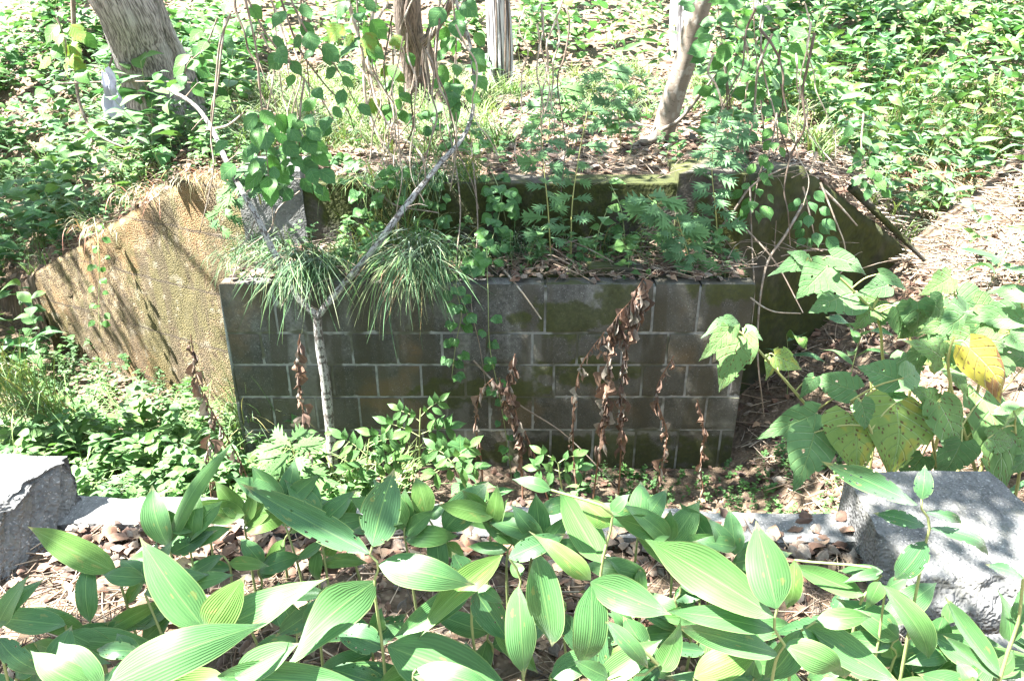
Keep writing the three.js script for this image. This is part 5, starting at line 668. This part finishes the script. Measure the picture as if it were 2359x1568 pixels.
const flat = (p) => { p.updateMatrixWorld(true); return mergeGeometries(p.children.filter((c) => c.name === 'leaf').map((c) => c.geometry.clone().applyMatrix4(c.matrixWorld))); };
const sasaP = [1, 2, 3, 4].map((k) => sasaProto(300 + k, 5 + k % 3, [0.35, 0.5, 0.42, 0.6][k - 1], 0.26));
const herbP = [1, 2, 3, 4].map((k) => herbProto(320 + k, 8 + k, [0.22, 0.3, 0.36, 0.26][k - 1], 0.085, 'herb', mHerb, 0.62));
const broadP = [1, 2, 3].map((k) => herbProto(340 + k, 7 + k, [0.35, 0.5, 0.6][k - 1], 0.2, 'obl', [mHerb[0], mHerb[1], mRound[0]], 0.52));
const roundP = [1, 2, 3].map((k) => herbProto(360 + k, 9 + k, [0.14, 0.2, 0.3][k - 1], 0.07, 'round', [mRound[0], mRound[1]], 0.8));
for (const p of broadP) p.name = 'broad_leaved_herb'; for (const p of roundP) p.name = 'round_leaved_herb';
function plantOut(protos, n, where, label, group, seed, s0 = 0.8, s1 = 1.25, lift = 0) {
  const r = rng(seed); let made = 0, tries = 0;
  while (made < n && tries++ < n * 30) { const q = where(r); if (!q) continue; const [x, d] = q, s = rr(s0, s1, r), c = copyOf(pick(protos, r), typeof label === 'function' ? label(x, d, (s - s0) / (s1 - s0)) : label, group); c.position.set(x, (q[2] ?? H(x, d)) + lift, -d); c.rotation.set(rr(-0.15, 0.15, r), r() * 6.28, rr(-0.15, 0.15, r)); c.scale.setScalar(s); made++; }
}
function mass(name, label, category, protos, mats, n, where, seed, s0 = 0.7, s1 = 1.2) {   // ground cover nobody could count
  const r = rng(seed), geos = protos.map(flat), sets = protos.map(() => []); let made = 0, tries = 0;
  while (made < n && tries++ < n * 20) { const q = where(r); if (!q) continue; const [x, d] = q, k = Math.floor(r() * protos.length); sets[k].push(new THREE.Matrix4().compose(V(x, (q[2] ?? H(x, d)), -d), new THREE.Quaternion().setFromEuler(new THREE.Euler(rr(-0.25, 0.25, r), r() * 6.28, rr(-0.25, 0.25, r))), V(1, 1, 1).multiplyScalar(rr(s0, s1, r)))); made++; }
  const g = new THREE.Group(); g.name = numbered(name); scene.add(g); tag(g, label, category, null, 'stuff');
  sets.forEach((set, k) => { if (!set.length) return; const im = new THREE.InstancedMesh(geos[k], mats[k % mats.length], set.length); im.name = 'foliage'; im.userData.kind = 'stuff'; set.forEach((m, i) => { im.setMatrixAt(i, m); const v = rr(0.7, 1.3, r); im.setColorAt(i, new THREE.Color(v * rr(0.9, 1.2, r), v, v * rr(0.85, 1.1, r))); }); shadows(im); g.add(im); });
}
const size3 = (k, w) => (k < 0.34 ? 'low ' : k < 0.67 ? 'medium ' : 'tall ') + w;
const inRect = (x0, x1, d0, d1, ok) => (r) => { const x = rr(x0, x1, r), d = rr(d0, d1, r); return !ok || ok(x, d) ? [x, d] : null; };
const ditchL = inRect(-4.6, -0.75, 2.3, 6, (x, d) => d < Math.min(wingD(x) - 0.4, 4.75 - 0.25 * Math.max(0, -2.6 - x)) && d < 4.25 + (x < AB.x0 - 0.15 ? 9 : 0) && (x < -1.3 || d < 3.9));
plantOut(herbP, 150, ditchL, (x, d, k) => size3(k, 'pointed leaf herb in the sunlit ditch ') + (d < 3 ? (x < -2 ? 'just behind the sunlit end block' : 'just behind the left kerb') : x < -2.6 ? 'at the left picture edge' : d > 4.2 ? 'at the foot of the ochre wing wall' : x > -1.5 ? 'before the corner of the block wall' : 'midway between kerb and wing wall'), 'herbs in the sunlit ditch', 401, 1.0, 1.6);
mass('ditch_herbs', 'mass of small pointed leaves covering the sunlit ditch', 'herbs', herbP, mHerb, 900, ditchL, 402, 0.8, 1.5);
mass('wing_foot_herbs', 'low small leaves along the foot of the ochre wing wall', 'herbs', herbP, mHerb, 420, inRect(-4.6, -1.75, 4.0, 6, (x, d) => d < wingD(x) - 0.06 && d > wingD(x) - 1.1), 419, 0.35, 0.75);
const backL = inRect(-8.5, -2.2, 5.2, 10.5, (x, d) => d > wingD(x) + 0.08 && x < -2.0 - 0.3 * Math.max(0, d - 6.2));
plantOut(broadP, 85, backL, (x, d, k) => size3(k, 'broad leaved herb on the upper left slope ') + (x < -5.5 ? 'at the picture edge' : d < 6.3 ? 'close above the ochre wing wall' : d < 8 ? 'beside the leaning trunk' : 'far behind the leaning trunk'), 'herbs on the upper left slope', 403, 0.8, 1.4);
plantOut(sasaP, 40, backL, (x, d, k) => size3(k, 'sasa bamboo among broad herbs ') + (d < 7 ? 'left of the leaning trunk' : x < -5 ? 'at the upper left edge' : 'far behind the leaning trunk'), 'bamboo on the upper left slope', 404, 0.7, 1.1);
mass('slope_herbs', 'mass of mixed low leaves on the slope left of the trunk', 'herbs', [...broadP, ...broadP, ...herbP], [mHerb[0], mHerb[1], mRound[0]], 620, backL, 405, 0.6, 1.1);
plantOut([...broadP, ...sasaP], 26, inRect(-5.6, -3.8, 5.0, 6.7, (x, d) => d < wingD(x) - 0.1 || x < -4.05), (x, d, k) => size3(k, 'leafy plant ') + (x < -4.7 ? 'in the dark hollow at the left edge' : 'hiding the low end of the ochre wing wall'), 'plants in the left hollow', 420, 0.8, 1.3);
const crestL = inRect(-4.2, -1.7, 4.85, 6.2, (x, d) => d > wingD(x) + 0.04 && d < wingD(x) + 0.7);
plantOut([...herbP, ...roundP], 90, crestL, (x, d, k) => size3(k, 'sunlit herb on the ochre wing wall crest ') + (x > -2.2 ? 'next to the left pillar' : x > -3 ? 'below the leaning trunk' : 'on its falling end'), 'herbs on the sunny crest', 406, 0.7, 1.1);
const backR = inRect(1.9, 7.5, 5.2, 11.5, (x, d) => d > wingD(x) + 0.5 && (x > 3.2 || d > 6.6) && x > 1.2 + 0.25 * (d - 5) && (x - 2.2) * 0.9 + (d - 5.6) > 1.3);
plantOut(sasaP, 130, backR, (x, d, k) => size3(k, 'sasa bamboo in the upper right thicket ') + (d < 6.8 ? 'next to the sunny straw' : d < 8.2 ? (x > 4.2 ? 'near the right picture edge' : 'above the bank crest') : d < 9.8 ? (x > 4.2 ? 'high at the right' : 'behind the right climber') : 'along its far upper edge'), 'bamboo thicket on the upper right bank', 407, 0.75, 1.15);
mass('bamboo_thicket', 'dense mass of low sasa bamboo leaves over the right bank', 'bamboo', sasaP, mSasa, 420, backR, 408, 0.6, 1);
const bankR = inRect(1.9, 4.4, 2.6, 5.4, (x, d) => d < wingD(x) - 0.1 && x > 1.5 + 0.25 * Math.max(0, d - 3.2));
plantOut(sasaP, 26, bankR, (x, d, k) => size3(k, 'sasa bamboo behind the knotweed ') + (d < 3.6 ? 'near the flat topped end block' : x > 3 ? 'at the right picture edge' : 'by the mossy wing wall'), 'bamboo behind the knotweed', 409, 0.7, 1);
plantOut(sasaP, 22, inRect(2.6, 4.6, 5.5, 7, (x, d) => d > wingD(x) + 0.2), (x, d, k) => size3(k, 'sasa bamboo sprig on the sunny right bank ') + (x > 3.6 ? 'low by the picture edge' : 'near the dark log'), 'bamboo sprigs on the sunny litter', 410, 0.5, 0.8);
const backC = inRect(-2.6, 2.6, 8, 12.5);
plantOut(sasaP, 44, backC, (x, d, k) => size3(k, 'sasa bamboo in the sunny clearing ') + (x < -0.9 ? 'left of the dark middle tree' : x < 0.3 ? 'around the weathered post' : 'behind the slender tree'), 'bamboo in the clearing', 411, 0.6, 1);
mass('clearing_herbs', 'mass of sunlit leaves on the rising ground behind the post', 'herbs', [...broadP, ...sasaP], [mHerb[0], mHerb[1], mHerb[1], mSasa[1], mSasa[0], mSasa[1], mSasa[3]], 520, inRect(-7, 7, 9.4, 14), 412, 0.7, 1.1);
plantOut(roundP, 60, inRect(-2.2, 2.2, 5.3, 8.5), (x, d, k) => size3(k, 'round leaved herb on the far litter ') + (d < 6 ? 'right behind the backwall' : x < -0.6 ? 'near the dark middle tree' : x < 0.6 ? 'before the weathered post' : 'around the slender tree'), 'herbs on the far litter', 413, 0.6, 1.2);
plantOut(broadP, 16, inRect(0.2, 2.2, 5.8, 8.6), (x, d, k) => size3(k, 'broad leaved herb ') + (d < 7 ? 'right beside the slender tree' : 'behind the slender tree'), 'herbs near the slender tree', 414, 0.6, 0.9);
plantOut([...roundP, ...herbP], 60, (r) => [rr(-1.5, 1.35, r), rr(4.42, 4.85, r), AB.seat], (x, d, k) => size3(k, 'round leaved herb rooted on the bridge ledge ') + (x < -0.6 ? 'near the left pillar' : x < 0.4 ? 'at its middle' : 'near the right pillar'), 'herbs on the ledge', 415, 0.5, 1.1);
plantOut([...herbP, ...broadP], 16, inRect(-0.9, 0.7, 2.7, 3.9), (x, d, k) => size3(k, 'herb shoot in the ditch ') + (x < -0.2 ? 'below the forked sapling' : 'among the withered stalks'), 'herbs in the middle ditch', 416, 0.8, 1.2);
mass('floor_seedlings', 'carpet of tiny round seedlings on the dark ditch floor', 'seedlings', roundP, [mRound[1]], 520, inRect(0.2, 2.0, 2.9, 4.25), 417, 0.2, 0.5);
mass('ledge_moss_herbs', 'tiny green leaves sprinkled on the ledge litter', 'seedlings', roundP, [mRound[1]], 130, (r) => [rr(-1.6, 1.4, r), rr(4.36, 4.88, r), AB.seat + 0.01], 418, 0.15, 0.4);

// ------------------------------------------------------------------ litter
function litter(name, label, n, where, geos, mats, s0, s1, seed, flatness = 0.5) {
  const r = rng(seed), sets = geos.map(() => []), g = new THREE.Group(); g.name = numbered(name); scene.add(g); tag(g, label, 'litter', null, 'stuff');
  let made = 0, tries = 0; while (made < n && tries++ < n * 20) { const q = where(r); if (!q) continue; const k = Math.floor(r() * geos.length), s = rr(s0, s1, r), y = (q[2] ?? H(q[0], q[1])) + rr(0.002, 0.02, r); const e = new THREE.Euler(-Math.PI / 2 + rr(-flatness, flatness, r), 0, r() * 6.28, 'YXZ'); e.y = r() * 6.28; sets[k].push(new THREE.Matrix4().compose(V(q[0], y, -q[1]), new THREE.Quaternion().setFromEuler(e), V(s * rr(0.45, 0.7, r), s, s))); made++; }
  sets.forEach((set, k) => { const im = new THREE.InstancedMesh(geos[k], mats[k % mats.length], set.length); im.name = 'pieces'; im.userData.kind = 'stuff'; set.forEach((m, i) => { im.setMatrixAt(i, m); const v = rr(0.4, 1.35, r), q = rr(0.75, 1.05, r); im.setColorAt(i, new THREE.Color(v, v * lerp(q, 1, 0.4), v * q)); }); shadows(im); g.add(im); });
}
const deadFlat = [0, 1, 2, 3].map((k) => blade(pObl, { nu: 3, nv: 5, arc: 0.12, fold: [0.25, -0.2, 0.1, 0.5][k], wave: 0.12, curl: [0.2, -0.2, 0.3, 0.5][k], twist: [0.3, -0.6, 0.2, 0.9][k], seed: k * 4 }));
const strawG = [0, 1].map((k) => { const g = tube([V(0, -0.5, 0), V(0.06, -0.1, 0.03), V(k ? -0.05 : 0.04, 0.5, 0.01)], 0.018, 0.012, 3, 4); return g; });
const mStraw = [std({ color: new THREE.Color(0.4, 0.33, 0.25), roughness: 0.9 }), std({ color: new THREE.Color(0.15, 0.11, 0.08), roughness: 0.95 })];
const deck = inRect(-2.2, 2.2, 0.6, 1.8);
litter('leaf_litter', 'brown dead leaves strewn over the near bank', 3400, deck, deadFlat, mDead, 0.025, 0.06, 501);
litter('straw_litter', 'pale broken straw and twigs on the near bank', 4200, deck, strawG, mStraw, 0.05, 0.22, 502, 0.3);
litter('leaf_litter', 'dead leaves piled against the kerb and end blocks', 700, (r) => { const x = rr(-1.3, 0.98, r); return [x, rr(1.68, 1.86, r), rr(-0.03, 0.004, r) - 0.01]; }, deadFlat, mDead, 0.03, 0.07, 513);
const farBed = inRect(-2.8, 3.4, 5.15, 9.5, (x, d) => d > wingD(x) + 0.1);
litter('leaf_litter', 'brown dead leaves covering the far bank behind the backwall', 6500, farBed, deadFlat, mDead, 0.05, 0.11, 503);
litter('straw_litter', 'dead stalks scattered over the far bank', 2600, farBed, strawG, mStraw, 0.08, 0.35, 504, 0.25);
litter('leaf_litter', 'dead leaves lying on the bridge ledge', 900, (r) => [rr(-1.7, 1.42, r), rr(4.34, 4.88, r), AB.seat + 0.02], deadFlat, mDead, 0.035, 0.08, 505);
litter('straw_litter', 'dead stalks and roots on the bridge ledge', 700, (r) => [rr(-1.7, 1.42, r), rr(4.36, 4.88, r), AB.seat + 0.03], strawG, mStraw, 0.06, 0.25, 506, 0.4);
litter('leaf_litter', 'dead leaves on the ditch floor, coloured dark to stand for shade', 650, inRect(-0.7, 2.6, 2.6, 4.3), deadFlat, [mDead[2]], 0.035, 0.08, 507);  // darkest leaf material alone: the shade of the ditch floor put into the colour
const bank2 = inRect(1.6, 6, 2.6, 7.5, (x, d) => (d < wingD(x) - 0.05 || d > wingD(x) + 0.15));
litter('straw_litter', 'bleached straw covering the sunny right bank', 6500, bank2, strawG, mStraw, 0.08, 0.35, 508, 0.3);
litter('straw_litter', 'white sun bleached straw at the right picture edge', 3800, inRect(2.6, 5.2, 4.4, 7, (x, d) => d > wingD(x) + 0.12 || (d < wingD(x) - 0.1 && x > 3)), strawG, [std({ color: new THREE.Color(0.46, 0.41, 0.33), roughness: 0.9 })], 0.1, 0.4, 514, 0.35);
plantOut(sasaP, 18, inRect(3.4, 5.4, 4.2, 6.8, (x, d) => d > wingD(x) + 0.1 || d < wingD(x) - 0.3), (x, d, k) => size3(k, 'sasa bamboo sprig ') + (d < 5.4 ? 'low on the bleached straw at right' : 'high on the bleached straw at right'), 'bamboo on the bleached straw', 421, 0.7, 1.05);
litter('leaf_litter', 'dry leaves on the sunny right bank', 3000, bank2, deadFlat, mDead, 0.05, 0.1, 509);
litter('straw_litter', 'dry straw over the crest of the ochre wing wall', 1500, inRect(-3.9, -1.7, 4.9, 6.4, (x, d) => d > wingD(x) + 0.02), strawG, mStraw, 0.06, 0.26, 510, 0.4);
litter('leaf_litter', 'dead leaves under the herbs on the upper left slope', 2500, inRect(-8, -2, 5.3, 10.5, (x, d) => d > wingD(x) + 0.1), deadFlat, mDead, 0.05, 0.11, 511);
litter('leaf_litter', 'dead leaves on the rising ground far behind', 2500, inRect(-7, 7, 9, 14), deadFlat, mDead, 0.06, 0.12, 512);

// grass over the far bank behind the left pillar, and more loose vine strands
{
  const r = rng(601), pos = [], idx = [], col = []; for (let i = 0; i < 26; i++) { const a = r() * 6.28, L = rr(0.12, 0.3, r), w = rr(0.002, 0.0045, r), b0 = pos.length / 3; let p = V(rr(-0.06, 0.06, r), 0, rr(-0.06, 0.06, r)), d = V(Math.cos(a) * 0.45, 1, Math.sin(a) * 0.45).normalize(); const k = rr(0.8, 1.3, r); for (let j = 0; j <= 5; j++) { const ww = w * (1 - (j / 5) ** 2) + 0.0004; pos.push(p.x - Math.sin(a) * ww, p.y, p.z + Math.cos(a) * ww, p.x + Math.sin(a) * ww, p.y, p.z - Math.cos(a) * ww); col.push(k, k, k, k, k, k); p = p.clone().addScaledVector(d, L / 5); d.add(V(Math.cos(a) * 0.12, -0.22, Math.sin(a) * 0.12)).normalize(); if (j < 5) { const q = b0 + j * 2; idx.push(q, q + 1, q + 2, q + 1, q + 3, q + 2); } } }
  const g = new THREE.BufferGeometry(); g.setAttribute('position', new THREE.Float32BufferAttribute(pos, 3)); g.setAttribute('color', new THREE.Float32BufferAttribute(col, 3)); g.setIndex(idx); g.computeVertexNormals();
  const spots = []; const put = (n, x0, x1, d0, d1, s0, s1) => { for (let i = 0; i < n; i++) { const x = rr(x0, x1, r), d = rr(d0, d1, r); if (d < wingD(x) + 0.12) continue; spots.push(new THREE.Matrix4().compose(V(x, H(x, d), -d), new THREE.Quaternion().setFromEuler(new THREE.Euler(0, r() * 6.28, 0)), V(1, 1, 1).multiplyScalar(rr(s0, s1, r)))); } };
  put(260, -3.2, 0, 5.7, 9, 0.7, 1.5); put(140, 2.2, 5.5, 5.6, 9, 0.8, 1.8); put(90, 0, 2.4, 7, 9.5, 0.7, 1.3); put(120, -6.5, -2.8, 5.4, 9, 0.8, 1.6); for (let i = 0; i < 170; i++) { const x = rr(-4, -0.7, r), d = rr(2.4, 5, r); if (d > wingD(x) - 0.15 || (x > AB.x0 && d > 4.2)) continue; spots.push(new THREE.Matrix4().compose(V(x, H(x, d), -d), new THREE.Quaternion().setFromEuler(new THREE.Euler(0, r() * 6.28, 0)), V(1, 1, 1).multiplyScalar(rr(1, 2, r)))); }
  const im = new THREE.InstancedMesh(g, mGrass[1], spots.length); spots.forEach((m, i) => { im.setMatrixAt(i, m); const v = rr(0.7, 1.4, r); im.setColorAt(i, new THREE.Color(v * rr(0.9, 1.5, r), v, v * 0.9)); }); im.name = 'bank_grass'; shadows(im); scene.add(im); tag(im, 'low grass growing all over the far banks', 'grass', null, 'stuff');
}
{
  const r = rng(611), zones = [[780, 1110, 'over the middle of the ledge', 20], [520, 780, 'among the hanging leaves', 9], [1620, 1800, 'in the right climber', 5], [1180, 1500, 'among the mugwort', 7], [1700, 1900, 'over the mossy wing wall', 6]];
  for (const [x0, x1, txt, n] of zones) for (let i = 0; i < n; i++) { const xa = rr(x0, x1, r), d = rr(4.6, 5.6, r), len = rr(260, 520, r), dx = rr(-90, 90, r), y0 = rr(-30, 120, r); const px = []; let wx = 0; for (let k = 0; k <= 7; k++) { wx += rr(-1, 1, r) * 22; px.push([xa + dx * k / 7 + wx, y0 + len * (k / 7 + rr(-0.03, 0.03, r)), Math.max(4.45, d - 0.25 * k / 7 + rr(-0.05, 0.05, r))]); } bare('bare_vine', (len > 390 ? 'long' : 'short') + (dx < 0 ? ' bare vine strand swinging to the left ' : ' bare vine strand swinging to the right ') + txt, 'vine', px, rr(0.004, 0.01, r), 0.0025, pick([mTwig, mTwigPale, mTwigPale, mTwigDark], r), 'bare vine strands ' + txt, 5); }
}
renderer.render(scene, camera);
